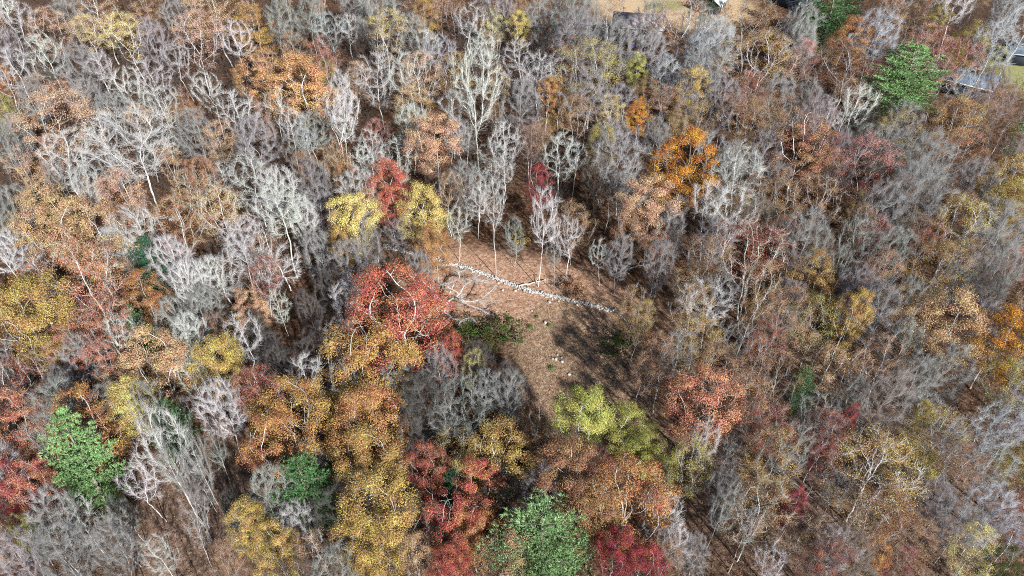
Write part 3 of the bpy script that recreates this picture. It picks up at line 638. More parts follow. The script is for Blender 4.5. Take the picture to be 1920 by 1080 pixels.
('F',55.4,208.9,15.1,7.5,'gr','g',4,61,-1.0,0.0,'dull green tree in full leaf, right of the brown tree by the house'),
('S',61.9,192.0,22.0,18.5,'br','g',3,20,-4.4,-2.3,'brown tree with thinning leaves, above the ochre dome tree'),
('B',47.2,193.5,17.4,9.1,'-','g',1,218,1.8,-6.6,'bare grey tree of fine twigs, right of the brown tree by the house'),
('B',51.8,188.5,17.5,9.2,'-','g',3,339,4.6,2.4,'second bare grey tree of fine twigs, right of the brown tree by the house'),
('B',49.2,173.7,21.1,12.2,'-','c',1,76,-3.6,-0.8,'bare blue-grey tree of fine twigs, left of the ochre dome tree'),
('S',56.6,165.3,22.0,17.0,'oc','w',1,242,-1.0,4.2,'large ochre dome-shaped tree below the yard'),
('B',72.8,190.2,19.4,10.7,'-','g',3,40,4.0,0.2,'bare grey tree of fine twigs, left of the pine at the top edge'),
('B',73.9,185.3,17.4,9.1,'-','l',0,346,-0.9,-3.4,'bare lilac-grey tree of fine twigs, below-left of the pine at the top edge'),
('S',71.2,178.2,16.1,8.7,'pk','g',3,155,-5.5,-3.9,'pinkish tree with thinning leaves, right of the ochre dome tree'),
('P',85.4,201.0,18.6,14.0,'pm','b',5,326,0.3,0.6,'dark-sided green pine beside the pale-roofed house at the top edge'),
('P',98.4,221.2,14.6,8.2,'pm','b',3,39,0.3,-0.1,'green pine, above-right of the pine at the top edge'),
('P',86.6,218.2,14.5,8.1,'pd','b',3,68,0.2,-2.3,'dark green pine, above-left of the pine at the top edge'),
('S',98.1,195.5,20.0,13.1,'o','g',0,71,0.4,0.1,'orange tree with thinning leaves, right of the pine at the top edge'),
('F',85.0,184.2,18.7,11.6,'o','g',2,92,0.6,0.2,'orange tree in full leaf, below-right of the pine at the top edge'),
('S',75.2,160.3,22.0,16.2,'db','g',3,147,3.9,7.3,'dark brown tree with thinning leaves, below the pine at the top edge'),
('B',91.4,184.6,19.1,10.5,'-','c',5,295,-5.2,-5.4,'bare blue-grey tree of fine twigs, right of the pine at the top edge'),
('V',106.2,207.4,18.0,11.0,'-','g',1,338,-0.1,-1.1,'leafless tree with grey limbs, right of the pine at the top edge'),
('V',118.8,200.6,19.8,12.8,'-','w',4,323,-1.9,-3.1,'leafless tree with white limbs, above-left of the olive top-right tree'),
('F',114.7,201.2,14.9,7.3,'ol','g',4,61,2.6,1.6,'olive tree in full leaf, above-left of the olive top-right tree'),
('F',116.6,184.9,17.3,10.1,'ol','g',5,291,2.1,0.0,'olive tree left of the pale bare trees in the top right corner'),
('S',100.8,179.5,18.5,11.4,'pk','g',4,30,4.1,2.5,'pinkish tree with thinning leaves, above the big upper-right pine'),
('S',102.3,169.2,19.3,12.4,'dr','g',5,132,-1.2,-7.7,'russet tree with thinning leaves, below-left of the olive top-right tree'),
('P',89.7,160.0,20.1,16.4,'pl','b',2,287,-0.3,-2.0,'big light green pine standing alone among bare crowns near the dark-roofed house'),
('V',114.5,174.8,20.2,13.2,'-','c',4,168,-2.1,-1.2,'leafless tree with blue-grey limbs, right of the olive top-right tree'),  # blue-grey bark in this corner carries the haze as a tint
('V',125.7,184.0,20.7,13.7,'-','c',4,216,-5.1,1.1,'second leafless tree with blue-grey limbs, right of the olive top-right tree'),
('B',134.3,203.3,20.0,11.2,'-','c',2,66,-1.3,0.9,'bare blue-grey tree of fine twigs, above-right of the olive top-right tree'),
('F',119.6,176.7,13.2,5.4,'yg','g',3,244,0.7,-2.9,'yellow-green tree in full leaf, below-right of the olive top-right tree'),
('F',40.1,156.0,17.0,9.8,'ye','g',1,86,0.1,-1.2,'round golden yellow tree between lilac-grey bare crowns'),
('B',44.5,163.1,18.0,9.6,'-','l',1,301,7.2,-1.2,'bare lilac-grey tree of fine twigs, above-right of the round golden tree'),
('S',53.2,158.4,16.4,9.0,'pk','w',0,217,-2.2,-0.6,'pinkish tree with thinning leaves, below the ochre dome tree'),
('B',59.3,152.9,17.5,9.1,'-','l',0,237,3.6,-0.1,'bare lilac-grey tree of fine twigs, below-right of the ochre dome tree'),
('B',66.1,152.2,16.0,7.9,'-','l',3,134,0.7,3.3,'bare lilac-grey tree of fine twigs, above the wide brown-orange tree'),
('S',74.7,153.3,16.2,8.8,'br','g',2,113,-0.7,4.5,'brown tree with thinning leaves, left of the big upper-right pine'),
('V',71.9,143.8,18.1,11.2,'-','w',5,108,2.2,1.7,'leafless tree with white limbs, above the pinkish rounded tree'),
('V',68.4,144.9,14.8,8.0,'-','w',2,14,-7.6,-3.9,'leafless tree with white limbs, above-right of the wide brown-orange tree'),
('S',47.3,143.3,18.1,11.0,'br','g',5,149,-7.4,-7.8,'brown tree with thinning leaves, below-right of the round golden tree'),
('S',54.3,141.0,18.0,10.9,'br','g',5,319,0.2,-1.9,'brown tree with thinning leaves, above-left of the wide brown-orange tree'),
('F',56.7,129.8,19.7,12.8,'br','w',0,109,-0.2,2.0,'wide brown-orange tree bordered by pale bare crowns on the right'),
('B',65.6,144.4,15.6,7.6,'-','p',4,245,7.1,-1.1,'bare pinkish grey tree of fine twigs, above-right of the wide brown-orange tree'),
('V',42.5,118.9,18.0,11.1,'-','w',4,75,-3.3,0.8,'white bare tree with long streaming limbs right of the glowing orange tree'),
('V',39.7,131.3,13.7,6.9,'-','c',0,178,5.6,-0.4,'leafless tree with blue-grey limbs, above-right of the glowing orange tree'),
('S',89.3,137.8,18.8,11.8,'og','g',2,71,3.9,3.6,'amber tree below the dark-roofed house'),
('S',88.7,131.5,16.3,8.9,'o','g',1,31,5.5,-5.7,'orange tree with thinning leaves, below the amber tree by the house'),
('S',100.1,145.8,15.1,7.5,'br','g',3,172,-8.3,3.9,'brown tree with thinning leaves, right of the amber tree by the house'),
('S',99.0,136.7,17.8,10.7,'db','g',3,357,5.3,5.9,'dark brown tree with thinning leaves, right of the amber tree by the house'),
('B',109.0,156.5,17.4,9.0,'-','p',0,145,-1.0,5.4,'bare pinkish grey tree of fine twigs, below-right of the olive top-right tree'),
('S',66.8,122.1,18.2,11.1,'pk','g',4,109,-1.7,1.5,'pinkish rounded tree with thinning leaves between two grey domes'),
('B',73.4,132.5,14.9,6.9,'-','g',5,293,-4.7,0.9,'bare grey tree of fine twigs, above-right of the pinkish rounded tree'),
('B',76.2,122.9,18.6,10.0,'-','l',4,286,-0.8,1.8,'bare lilac-grey tree of fine twigs, above the wide lilac-grey dome'),
('B',66.8,135.7,13.9,6.1,'-','l',0,264,0.8,4.0,'bare lilac-grey tree of fine twigs, above-left of the pinkish rounded tree'),
('S',76.7,137.9,16.8,9.5,'ol','g',3,267,-10.4,-1.5,'olive tree with thinning leaves, above-right of the pinkish rounded tree'),
('P',108.0,143.0,12.7,5.4,'pm','b',1,38,0.4,-0.1,'green pine, above the ochre tree at the right edge'),
('F',91.5,117.8,18.0,10.9,'oc','g',5,147,-2.2,0.9,'ochre tree cut by the right edge of the picture'),
('B',85.2,118.6,15.8,7.7,'-','g',5,147,-2.9,-1.6,'bare grey tree of fine twigs, left of the ochre tree at the right edge'),
('V',100.0,129.2,15.0,8.1,'-','g',1,150,5.5,-1.3,'leafless tree with grey limbs, above-right of the ochre tree at the right edge'),
('S',97.5,160.0,16.2,8.8,'br','g',2,1,2.2,-0.7,'brown tree with thinning leaves, right of the big upper-right pine'),
('B',51.2,131.5,14.8,6.9,'-','g',1,95,-0.6,3.7,'bare grey tree of fine twigs, above-right of the white streaming tree'),
('S',39.6,144.0,15.6,8.2,'ta','g',0,133,0.4,-1.6,'tan tree with thinning leaves, below the round golden tree'),
('B',30.6,136.6,15.0,7.1,'-','l',3,159,-2.2,3.0,'bare lilac-grey tree of fine twigs, below-right of the narrow orange tree'),
('B',75.0,143.7,13.9,6.1,'-','d',1,98,-2.4,-3.1,'bare dark tree of fine twigs, above the pinkish rounded tree'),
('F',-79.1,105.2,19.2,12.2,'ta','w',2,267,-1.1,0.8,'tan tree in full leaf, left of the wide tan-orange tree'),
('F',-69.6,100.4,19.8,12.9,'ta','w',5,55,-1.6,-2.4,'wide tan-orange tree above the salmon tree on the left side'),
('S',-63.7,86.4,21.1,14.4,'sa','w',3,133,-3.2,2.3,'large salmon tree with white limbs showing, at left'),
('F',-67.9,77.4,20.4,13.6,'oc','g',4,263,-2.1,0.6,'large ochre tree on the left edge'),
('V',-83.4,98.5,13.6,6.9,'-','w',4,171,-3.6,4.3,'leafless tree with white limbs, above the large left ochre tree'),
('V',-75.6,92.7,12.3,5.6,'-','g',2,336,3.3,-1.1,'leafless tree with grey limbs, left of the large salmon tree'),
('V',-63.1,103.3,15.0,8.2,'-','w',0,50,-1.7,-3.7,'leafless tree with white limbs, above the shaded dark pine'),
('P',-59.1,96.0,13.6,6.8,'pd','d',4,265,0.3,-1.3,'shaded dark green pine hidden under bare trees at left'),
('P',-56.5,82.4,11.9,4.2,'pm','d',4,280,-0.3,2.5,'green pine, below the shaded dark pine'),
('S',-56.2,104.5,16.4,9.0,'o','w',1,75,-1.6,0.9,'orange tree with thinning leaves, above-right of the shaded dark pine'),
('S',-51.6,109.1,16.6,9.2,'ta','w',3,123,0.9,-0.3,'tan tree with thinning leaves, left of the large white-limbed tree'),
('F',-55.8,86.1,15.0,7.5,'o','g',1,359,-2.2,0.3,'orange tree in full leaf, below the shaded dark pine'),
('V',-47.5,95.6,10.4,10.1,'-','w',3,91,-0.9,0.9,'leafless tree with white limbs, above-left of the small round peach tree'),
('V',-45.4,99.9,13.7,6.9,'-','w',4,270,-3.5,9.2,'leafless tree with white limbs, below-left of the large white-limbed tree'),
('V',-38.7,104.3,19.6,12.6,'-','w',5,43,4.0,-2.5,'large white bare tree with long rising limbs beside a dark gap in the wood'),
('V',-39.0,100.6,9.7,9.6,'-','w',2,216,-0.2,13.1,'leafless tree with white limbs, below the large white-limbed tree'),
('F',-40.2,86.3,13.3,5.5,'pe','g',0,69,-2.2,-0.4,'small round peach tree in front of the dark gap'),
('V',-36.7,88.9,10.5,3.8,'-','w',3,158,-6.5,-3.3,'leafless tree with white limbs, right of the small round peach tree'),
('B',-31.1,86.9,12.1,4.7,'-','d',3,155,-4.5,0.8,'bare dark tree of fine twigs, right of the small round peach tree'),  # dark bark here puts the gap's shade into the tree colour
('V',-39.0,76.6,14.3,7.5,'-','w',1,131,4.1,0.9,'pale fan-crowned bare tree standing over the dark gap'),
('B',-47.0,85.1,12.9,5.3,'-','g',5,278,0.3,0.8,'bare grey tree of fine twigs, above-left of the pale fan-crowned tree'),
('B',-50.9,83.2,13.0,5.4,'-','g',0,166,-1.0,-0.3,'bare grey tree of fine twigs, below-right of the shaded dark pine'),
('S',-59.1,79.4,16.0,8.6,'sa','g',5,225,-1.8,1.9,'salmon tree with thinning leaves, below the large salmon tree'),
('S',-63.9,76.6,13.5,5.7,'sa','g',4,331,2.4,1.0,'salmon tree with thinning leaves, below-right of the large left ochre tree'),
('F',-48.7,72.5,17.2,9.9,'ta','w',5,220,1.0,1.6,'tan tree in full leaf, left of the round golden left tree'),
('F',-40.1,71.3,15.5,8.0,'ye','g',4,264,0.2,-0.1,'round golden yellow tree left of the big amber tree'),
('V',-72.5,75.2,11.7,5.0,'-','g',2,342,-6.9,1.6,'leafless tree with grey limbs, below-left of the large left ochre tree'),
('B',-61.7,74.0,12.6,5.1,'-','g',5,264,0.9,-7.2,'bare grey tree of fine twigs, below-right of the large left ochre tree'),
('B',-31.9,100.1,13.5,5.8,'-','g',0,244,5.9,-0.0,'bare grey tree of fine twigs, below-right of the large white-limbed tree'),
('S',-44.5,81.0,12.3,4.4,'br','g',5,81,3.9,-4.5,'brown tree with thinning leaves, above-left of the pale fan-crowned tree'),
('B',-30.4,77.8,12.6,5.0,'-','d',2,134,3.3,-12.3,'bare dark tree of fine twigs, left of the big amber tree'),
('B',-33.5,74.4,11.9,4.5,'-','d',1,229,-2.4,1.0,'bare dark tree of fine twigs, below-right of the pale fan-crowned tree'),
('S',-54.7,98.3,13.0,5.1,'sa','g',2,204,1.8,3.7,'salmon tree with thinning leaves, right of the shaded dark pine'),
('B',-89.2,112.3,14.0,6.2,'-','g',5,63,-0.7,-1.0,'bare grey tree of fine twigs, left of the wide tan-orange tree'),
('S',-42.1,99.6,13.2,5.4,'br','w',0,203,0.0,-2.7,'brown tree with thinning leaves, below-left of the large white-limbed tree'),
('S',-40.6,93.6,13.2,5.4,'dr','w',1,298,-3.7,4.8,'russet tree with thinning leaves, above the small round peach tree'),
('S',-70.2,115.3,15.9,8.4,'pe','g',4,276,2.5,4.3,'peach tree with thinning leaves, below the great white forked tree'),
('S',-56.9,73.6,13.3,5.4,'sa','g',5,210,1.5,5.9,'salmon tree with thinning leaves, above the broad orange tree'),
('B',-28.9,91.0,12.6,5.1,'-','d',0,174,1.4,2.3,'bare dark tree of fine twigs, left of the biggest red tree'),
('V',-42.4,130.0,13.4,6.6,'-','g',1,77,-2.5,2.1,'leafless tree with grey limbs, above the large white-limbed tree'),
('B',-37.6,81.2,11.7,4.3,'-','d',3,354,-2.8,-4.2,'bare dark tree of fine twigs, above-right of the pale fan-crowned tree'),
('F',-27.0,104.9,17.3,10.1,'yp','g',4,176,-0.9,1.1,'pale yellow tree in full leaf, below-left of the bright red tree'),
('F',-21.9,113.5,13.2,5.4,'rd','w',3,86,-1.3,-0.0,'red tree in full leaf, below the bright red tree'),
('F',-16.0,109.4,16.8,9.5,'yp','g',2,342,-0.5,-0.8,'pale yellow tree in full leaf, below-right of the bright red tree'),
('F',-13.2,102.2,14.4,6.8,'o','g',5,256,-0.7,2.0,'orange tree in full leaf, above-left of the arching white tree'),
('F',-28.9,101.7,13.3,5.5,'og','g',3,213,0.2,1.0,'amber tree in full leaf, below-right of the large white-limbed tree'),
('V',-9.7,109.0,11.5,6.2,'-','w',1,184,0.9,1.2,'leafless tree with white limbs, left of the lone slender white trunk'),
('V',-2.9,104.7,20.0,6.5,'-','w',5,216,0.3,0.8,'slender white-trunked tree standing right behind the stone wall, alone'),
('V',4.7,102.2,20.1,6.6,'-','w',4,164,1.4,-2.0,'leafless tree with white limbs, below the small crimson tree'),
('V',9.9,104.9,13.2,6.0,'-','w',0,31,-1.8,-3.3,'leafless tree with white limbs, below-right of the small crimson tree'),
('V',7.4,101.0,10.9,4.3,'-','g',5,252,0.4,6.4,'leafless tree with grey limbs, above-right of the stone wall'),
('V',15.7,102.5,10.9,3.9,'-','w',4,38,1.0,-7.8,'leafless tree with white limbs, below-left of the large peach-brown tree'),
('S',10.8,108.6,14.4,6.8,'br','g',4,124,-5.0,-3.9,'brown tree with thinning leaves, below-right of the small crimson tree'),
('F',24.1,107.9,18.4,11.4,'pe','b',4,6,-0.4,-1.1,'large peach-brown tree below the glowing orange tree'),
('U',11.0,100.1,3.2,5.6,'br','b',4,108,4.0,0.4,'low brown bush, right of the stone wall'),
('W',-11.6,95.3,6.9,14.9,'-','x',5,-12,0.0,0.0,'low white tree with wide arching bare limbs leaning over the clearing'),
('B',-14.2,97.3,11.6,4.2,'-','g',2,239,4.6,4.9,'bare grey tree of fine twigs, above-left of the arching white tree'),
('F',-16.4,79.7,22.0,15.8,'rd','w',0,218,-0.5,0.4,'biggest red tree in the wood, left of the clearing'),
('F',-8.9,77.4,12.7,4.9,'rd','g',2,194,-0.3,-2.8,'red tree in full leaf, below the arching white tree'),
('F',-20.1,71.7,19.9,13.1,'og','g',0,91,-0.7,-2.6,'big amber tree just below the biggest red tree'),
('B',-10.2,74.0,12.6,5.1,'-','g',0,317,-2.0,-3.7,'bare grey tree of fine twigs, below-right of the biggest red tree'),  # bark greyed down from white for the shade it stands in
('S',-6.1,73.9,11.9,3.8,'ol','w',1,105,5.2,1.2,'olive tree with thinning leaves, below the arching white tree'),
('U',-6.7,87.9,4.5,8.0,'gr','d',0,102,0.1,3.6,'low dull green bush, below the arching white tree'),
('U',-1.3,88.9,4.6,8.1,'gr','d',0,230,2.6,-1.0,'low dull green bush, below-left of the stone wall'),
('U',-4.1,84.3,3.1,5.6,'gr','d',2,273,2.5,6.5,'second low dull green bush, below the arching white tree'),
('U',17.0,85.8,3.7,6.6,'gr','d',3,119,6.3,3.8,'low dull green bush, right of the pale stones in the clearing'),
('S',18.9,86.4,14.2,6.5,'oc','g',0,248,-0.1,0.9,'second ochre tree with thinning leaves, above-right of the pale stones in the clearing'),
('B',23.9,96.4,13.6,5.9,'-','g',2,33,0.5,0.9,'bare grey tree of fine twigs, below the large peach-brown tree'),
('S',24.4,99.9,13.2,5.4,'sa','g',5,332,0.0,-0.9,'salmon tree with thinning leaves, below the large peach-brown tree'),
('U',-24.9,101.9,3.8,6.8,'br','b',2,301,-0.0,-0.1,'low brown bush, above-left of the biggest red tree'),
('U',21.3,88.7,3.0,5.4,'br','b',0,259,-1.9,-0.9,'low brown bush, right of the pale stones in the clearing'),
('B',0.5,107.5,11.2,3.9,'-','g',1,227,0.4,2.0,'bare grey tree of fine twigs, below-right of the lone slender white trunk'),
('U',1.2,115.4,2.8,4.9,'ol','b',1,339,-2.0,0.7,'low olive bush, below-right of the lone slender white trunk'),
('B',18.1,100.4,12.6,5.1,'-','g',1,329,1.4,2.8,'bare grey tree of fine twigs, below-left of the large peach-brown tree'),
('U',-21.5,104.7,3.0,5.3,'br','b',4,124,-2.4,-1.1,'low brown bush, above the biggest red tree'),
('B',-24.5,101.5,13.6,5.9,'-','g',1,53,-1.1,0.6,'bare grey tree of fine twigs, below the bright red tree'),
('U',-27.3,98.9,2.9,5.1,'gr','d',5,311,-1.4,1.7,'low dull green bush, above-left of the biggest red tree'),
('V',34.8,109.1,16.5,9.6,'-','w',5,111,-3.1,2.2,'leafless tree with white limbs, below-left of the white streaming tree'),
('V',38.2,107.5,16.4,9.5,'-','w',0,256,2.0,2.1,'leafless tree with white limbs, below the white streaming tree'),
('S',48.3,110.7,16.7,9.3,'br','g',2,141,-3.3,5.7,'brown tree with thinning leaves, above-left of the lilac-grey fan'),
('S',55.0,111.0,16.7,9.3,'br','w',4,170,3.1,4.6,'brown tree with thinning leaves, above the lilac-grey fan'),
('B',48.7,99.4,16.6,8.4,'-','l',1,285,1.3,-2.4,'lilac-grey fan of fine twigs above the wide russet tree'),
('V',56.4,100.4,14.9,8.0,'-','g',4,125,4.0,-2.5,'leafless tree with grey limbs, right of the lilac-grey fan'),
('S',60.0,107.2,13.6,5.8,'br','g',1,239,-2.3,-2.9,'brown tree with thinning leaves, right of the lilac-grey fan'),
('B',65.7,109.2,16.5,8.3,'-','g',1,54,-1.7,-2.7,'bare grey tree of fine twigs, left of the wide lilac-grey dome'),
('B',72.3,110.5,19.0,10.3,'-','l',1,142,-0.9,6.9,'wide lilac-grey dome of fine twigs on the right slope'),
('S',74.6,102.6,18.1,11.0,'ol','w',2,78,-0.7,-4.5,'olive tree with thinning leaves, below-right of the wide lilac-grey dome'),
('B',80.9,102.1,17.2,8.9,'-','l',4,264,-2.1,3.7,'bare lilac-grey tree of fine twigs, below the ochre tree at the right edge'),
('F',88.2,112.2,16.5,9.2,'ol','g',5,249,-0.7,2.1,'olive tree in full leaf, below the ochre tree at the right edge'),
('B',77.4,100.6,13.8,6.0,'-','g',2,163,-0.2,2.3,'bare grey tree of fine twigs, above-right of the upper ochre dome'),
('S',65.1,90.6,17.4,10.2,'oc','g',1,348,0.4,5.4,'ochre dome-shaped tree above the tan rounded tree'),
('S',58.8,92.6,14.9,7.4,'br','g',2,19,3.8,-2.7,'brown tree with thinning leaves, left of the upper ochre dome'),
('S',38.0,92.9,19.3,12.3,'dr','w',5,137,-1.4,3.3,'wide russet tree with white stems right of centre'),
('S',31.8,94.5,15.9,8.5,'br','g',5,116,-0.7,2.3,'brown tree with thinning leaves, left of the wide russet tree'),
('S',27.6,85.1,14.6,7.0,'br','w',4,33,-0.1,-2.5,'brown tree with thinning leaves, below-left of the wide russet tree'),
('V',30.6,86.4,15.2,8.4,'-','w',0,62,-2.7,-8.4,'leafless tree with white limbs, below-left of the wide russet tree'),
('S',35.0,82.7,21.2,6.7,'br','w',2,123,0.1,-2.7,'brown tree with thinning leaves, below the wide russet tree'),
('S',41.2,82.2,15.3,7.8,'br','g',5,357,-1.4,-0.7,'brown tree with thinning leaves, left of the slim amber forked tree'),
('V',39.3,81.9,12.9,6.2,'-','g',0,15,-1.5,3.1,'leafless tree with grey limbs, left of the slim amber forked tree'),
('F',47.7,92.2,14.9,7.4,'oc','g',1,333,0.9,-0.1,'ochre tree in full leaf, below the lilac-grey fan'),
('F',47.1,77.8,18.5,6.0,'og','w',4,215,0.4,-5.3,'slim amber tree with a white forked trunk'),
('B',53.4,90.0,13.1,5.5,'-','l',4,188,0.3,-4.8,'bare lilac-grey tree of fine twigs, above the slim amber forked tree'),
('B',53.9,81.7,16.0,7.9,'-','l',0,83,1.1,3.2,'bare lilac-grey tree of fine twigs, right of the slim amber forked tree'),
('F',61.0,78.0,18.3,11.2,'ta','g',1,139,-1.4,-2.5,'tan rounded tree left of the orange tree on the right edge'),
('F',69.6,77.1,16.7,9.4,'bo','g',2,329,0.2,0.4,'brilliant orange tree on the right edge'),
('B',71.7,87.1,15.3,7.3,'-','d',1,74,-1.1,0.2,'bare dark tree of fine twigs, above-left of the brilliant orange right-edge tree'),
('B',78.1,92.1,15.5,7.5,'-','g',1,328,0.3,-4.9,'bare grey tree of fine twigs, above the brilliant orange right-edge tree'),
('S',83.6,98.0,13.3,5.5,'rd','g',3,288,-6.7,3.2,'red tree with thinning leaves, below the ochre tree at the right edge'),
('B',56.9,76.5,13.7,6.0,'-','g',0,204,4.6,1.6,'bare grey tree of fine twigs, below-left of the tan rounded tree'),
('S',52.4,73.0,14.2,6.5,'br','w',1,9,-3.1,-3.2,'second brown tree with thinning leaves, below-right of the slim amber forked tree'),
('B',59.4,71.7,14.4,6.6,'-','g',1,347,4.3,3.6,'bare grey tree of fine twigs, below the tan rounded tree'),
('S',34.7,74.1,14.2,6.5,'br','g',0,94,-1.7,2.8,'brown tree with thinning leaves, above-right of the salmon-red tree'),
('V',24.0,77.6,13.1,6.4,'-','g',2,199,-4.7,1.8,'leafless tree with grey limbs, above-left of the salmon-red tree'),
('S',47.9,72.6,13.2,5.4,'br','w',2,327,4.1,0.7,'brown tree with thinning leaves, below-right of the slim amber forked tree'),
('B',53.2,100.8,13.5,5.8,'-','b',3,144,-5.6,3.2,'bare brown tree of fine twigs, right of the lilac-grey fan'),
('B',27.8,105.2,13.7,6.0,'-','g',1,13,-3.7,-0.3,'bare grey tree of fine twigs, below-right of the large peach-brown tree'),
('B',42.6,105.8,14.9,7.0,'-','b',2,176,1.5,0.4,'bare brown tree of fine twigs, above the wide russet tree'),
('F',-62.9,62.1,15.6,8.1,'sa','g',3,161,-1.7,1.7,'salmon tree in full leaf, above the crimson left-edge tree'),
('F',-53.4,61.4,16.9,9.6,'o','w',1,287,0.0,-0.3,'broad orange tree above and right of the tall light green pine'),
('P',-51.7,55.0,19.8,7.6,'pl','b',0,104,1.9,0.7,'tall light green pine standing between salmon and orange trees at lower left'),
('F',-60.3,53.0,14.1,6.5,'cr','g',1,122,-2.3,1.2,'crimson tree on the left edge near the bottom'),
('F',-57.0,53.2,14.0,6.3,'sa','g',0,290,-0.5,-2.6,'salmon tree in full leaf, right of the crimson left-edge tree'),
('V',-39.9,54.1,21.3,7.1,'-','w',4,123,0.1,1.1,'tall leaning white birch-like tree over the open leafy floor at lower left'),
('V',-44.6,54.5,11.8,5.9,'-','w',1,357,1.0,-1.6,'leafless tree with white limbs, below-left of the leaning white tree'),
('V',-43.6,65.3,10.8,4.1,'-','l',5,113,1.2,1.1,'leafless tree with lilac-grey limbs, above-right of the leaning white tree'),
('P',-44.6,62.8,12.9,5.8,'pm','b',4,68,0.3,2.1,'green pine, above the leaning white tree'),
('V',-36.6,57.9,14.1,4.3,'-','g',5,307,0.5,4.9,'leafless tree with grey limbs, right of the leaning white tree'),
('F',-29.0,57.9,16.8,9.5,'o','w',5,97,-0.9,-0.7,'orange tree in full leaf, above-left of the green pine among orange'),
('F',-27.3,62.7,17.8,10.6,'og','g',0,271,-0.2,-0.6,'amber tree in full leaf, above the green pine among orange'),
('S',-32.2,65.2,15.9,8.4,'dr','g',2,251,5.0,-0.0,'second russet tree with thinning leaves, below-right of the round golden left tree'),
('P',-24.7,52.9,14.5,8.0,'pm','b',3,51,-0.0,-0.2,'green pine between orange and yellow trees near the bottom'),
('F',-29.8,48.5,13.6,5.8,'ye','g',2,290,3.1,-0.0,'golden yellow tree in full leaf, below-left of the green pine among orange'),
('F',-26.6,45.1,13.7,5.9,'ye','g',0,211,-0.5,-0.1,'second golden yellow tree in full leaf, below-left of the green pine among orange'),
('S',-21.5,45.3,13.6,5.9,'br','w',0,193,-5.8,0.8,'brown tree with thinning leaves, below the green pine among orange'),
('V',-50.9,50.1,11.6,4.9,'-','w',3,33,1.1,-0.9,'leafless tree with white limbs, below the lower-left pine'),
('B',-49.4,44.7,13.6,5.9,'-','l',1,106,-1.1,1.5,'bare lilac-grey tree of fine twigs, below-right of the crimson left-edge tree'),
('B',-54.4,43.7,12.8,5.2,'-','l',2,159,1.5,1.3,'bare lilac-grey tree of fine twigs, below the crimson left-edge tree'),
('V',-45.5,48.2,9.1,4.8,'-','w',3,216,1.6,10.6,'second leafless tree with white limbs, below-left of the leaning white tree'),
('F',-56.3,48.3,11.2,3.1,'yg','g',0,271,2.2,-0.8,'yellow-green tree in full leaf, below-right of the crimson left-edge tree'),
('V',-39.7,45.3,11.2,4.5,'-','w',4,200,-1.8,0.7,'leafless tree with white limbs, below the leaning white tree'),
('B',-61.3,69.1,12.4,4.9,'-','g',3,122,0.0,1.0,'bare grey tree of fine twigs, above-left of the broad orange tree'),
('B',-38.5,55.8,11.0,3.7,'-','g',4,296,4.1,0.5,'bare grey tree of fine twigs, below-right of the leaning white tree'),
('V',-70.1,71.3,11.0,4.3,'-','w',5,197,-5.6,-1.6,'leafless tree with white limbs, below the large left ochre tree'),
('F',-49.6,66.2,14.6,7.0,'yp','g',2,191,-0.7,2.0,'pale yellow tree in full leaf, above-right of the broad orange tree'),
('S',-32.2,44.5,12.4,4.4,'br','g',3,9,2.1,3.1,'brown tree with thinning leaves, below-left of the green pine among orange'),
('S',-58.3,47.0,11.7,3.7,'ta','g',4,339,1.5,1.6,'tan tree with thinning leaves, below the crimson left-edge tree'),
('B',-34.5,52.0,10.0,2.9,'-','d',1,202,-0.7,-4.9,'bare dark tree of fine twigs, below-right of the leaning white tree'),
('B',-45.9,51.2,10.7,3.5,'-','g',3,316,5.3,-2.3,'bare grey tree of fine twigs, below-right of the lower-left pine'),
('S',-35.7,68.7,13.1,5.2,'dr','g',0,86,-3.2,1.5,'russet tree with thinning leaves, below-right of the round golden left tree'),
('S',-65.6,73.6,13.3,5.4,'oc','g',5,228,2.5,-2.0,'ochre tree with thinning leaves, below the large left ochre tree'),
('F',-18.2,61.0,17.7,10.5,'o','g',2,51,-1.7,0.2,'orange tree in full leaf, below the big amber tree'),
('F',-17.4,55.4,17.3,10.1,'oc','g',5,233,-0.0,-0.4,'ochre tree in full leaf, above the big golden tree'),
('F',-14.9,49.1,17.5,10.2,'ye','g',5,191,-2.5,1.5,'big golden yellow tree near the bottom edge'),
('F',-15.4,44.8,15.3,7.8,'ye','g',5,270,0.3,-1.1,'golden yellow tree in full leaf, below the big golden tree'),
('F',-9.9,56.2,13.9,6.2,'dr','g',3,92,-3.3,-0.4,'russet tree in full leaf, above-left of the deep red tree'),
('F',-2.0,57.7,16.7,9.3,'oc','w',1,1,3.5,0.6,'round ochre tree just below the shaded bare trees'),
('F',-4.8,52.8,14.7,7.0,'rd','g',1,60,2.0,1.9,'deep red tree below the round ochre tree near the bottom'),
('F',-7.4,48.0,14.9,7.3,'rd','g',0,92,0.9,-0.1,'red tree in full leaf, below-left of the deep red tree'),
('F',-4.3,47.5,13.6,5.9,'o','g',0,83,0.4,2.4,'orange tree in full leaf, below the deep red tree'),
('F',-6.8,43.6,13.5,5.7,'rd','g',2,252,-2.4,2.0,'red tree in full leaf, below the deep red tree'),
('F',8.9,61.7,16.2,8.8,'yg','w',4,254,-0.2,1.1,'yellow-green tree in full leaf, left of the yellow-green clearing tree'),
('F',15.5,65.2,9.4,8.2,'yg','w',5,77,0.4,0.2,'bright yellow-green tree at the foot of the clearing'),
('F',17.8,61.0,8.8,7.1,'yg','g',1,303,1.1,-2.9,'yellow-green tree in full leaf, below-right of the yellow-green clearing tree'),
('F',20.3,59.5,6.7,3.0,'yg','g',0,252,-0.6,-0.6,'yellow-green tree in full leaf, above-right of the largest orange-brown tree'),
('F',6.7,53.5,16.5,9.2,'br','w',4,12,-0.1,0.4,'brown tree in full leaf, left of the largest orange-brown tree'),
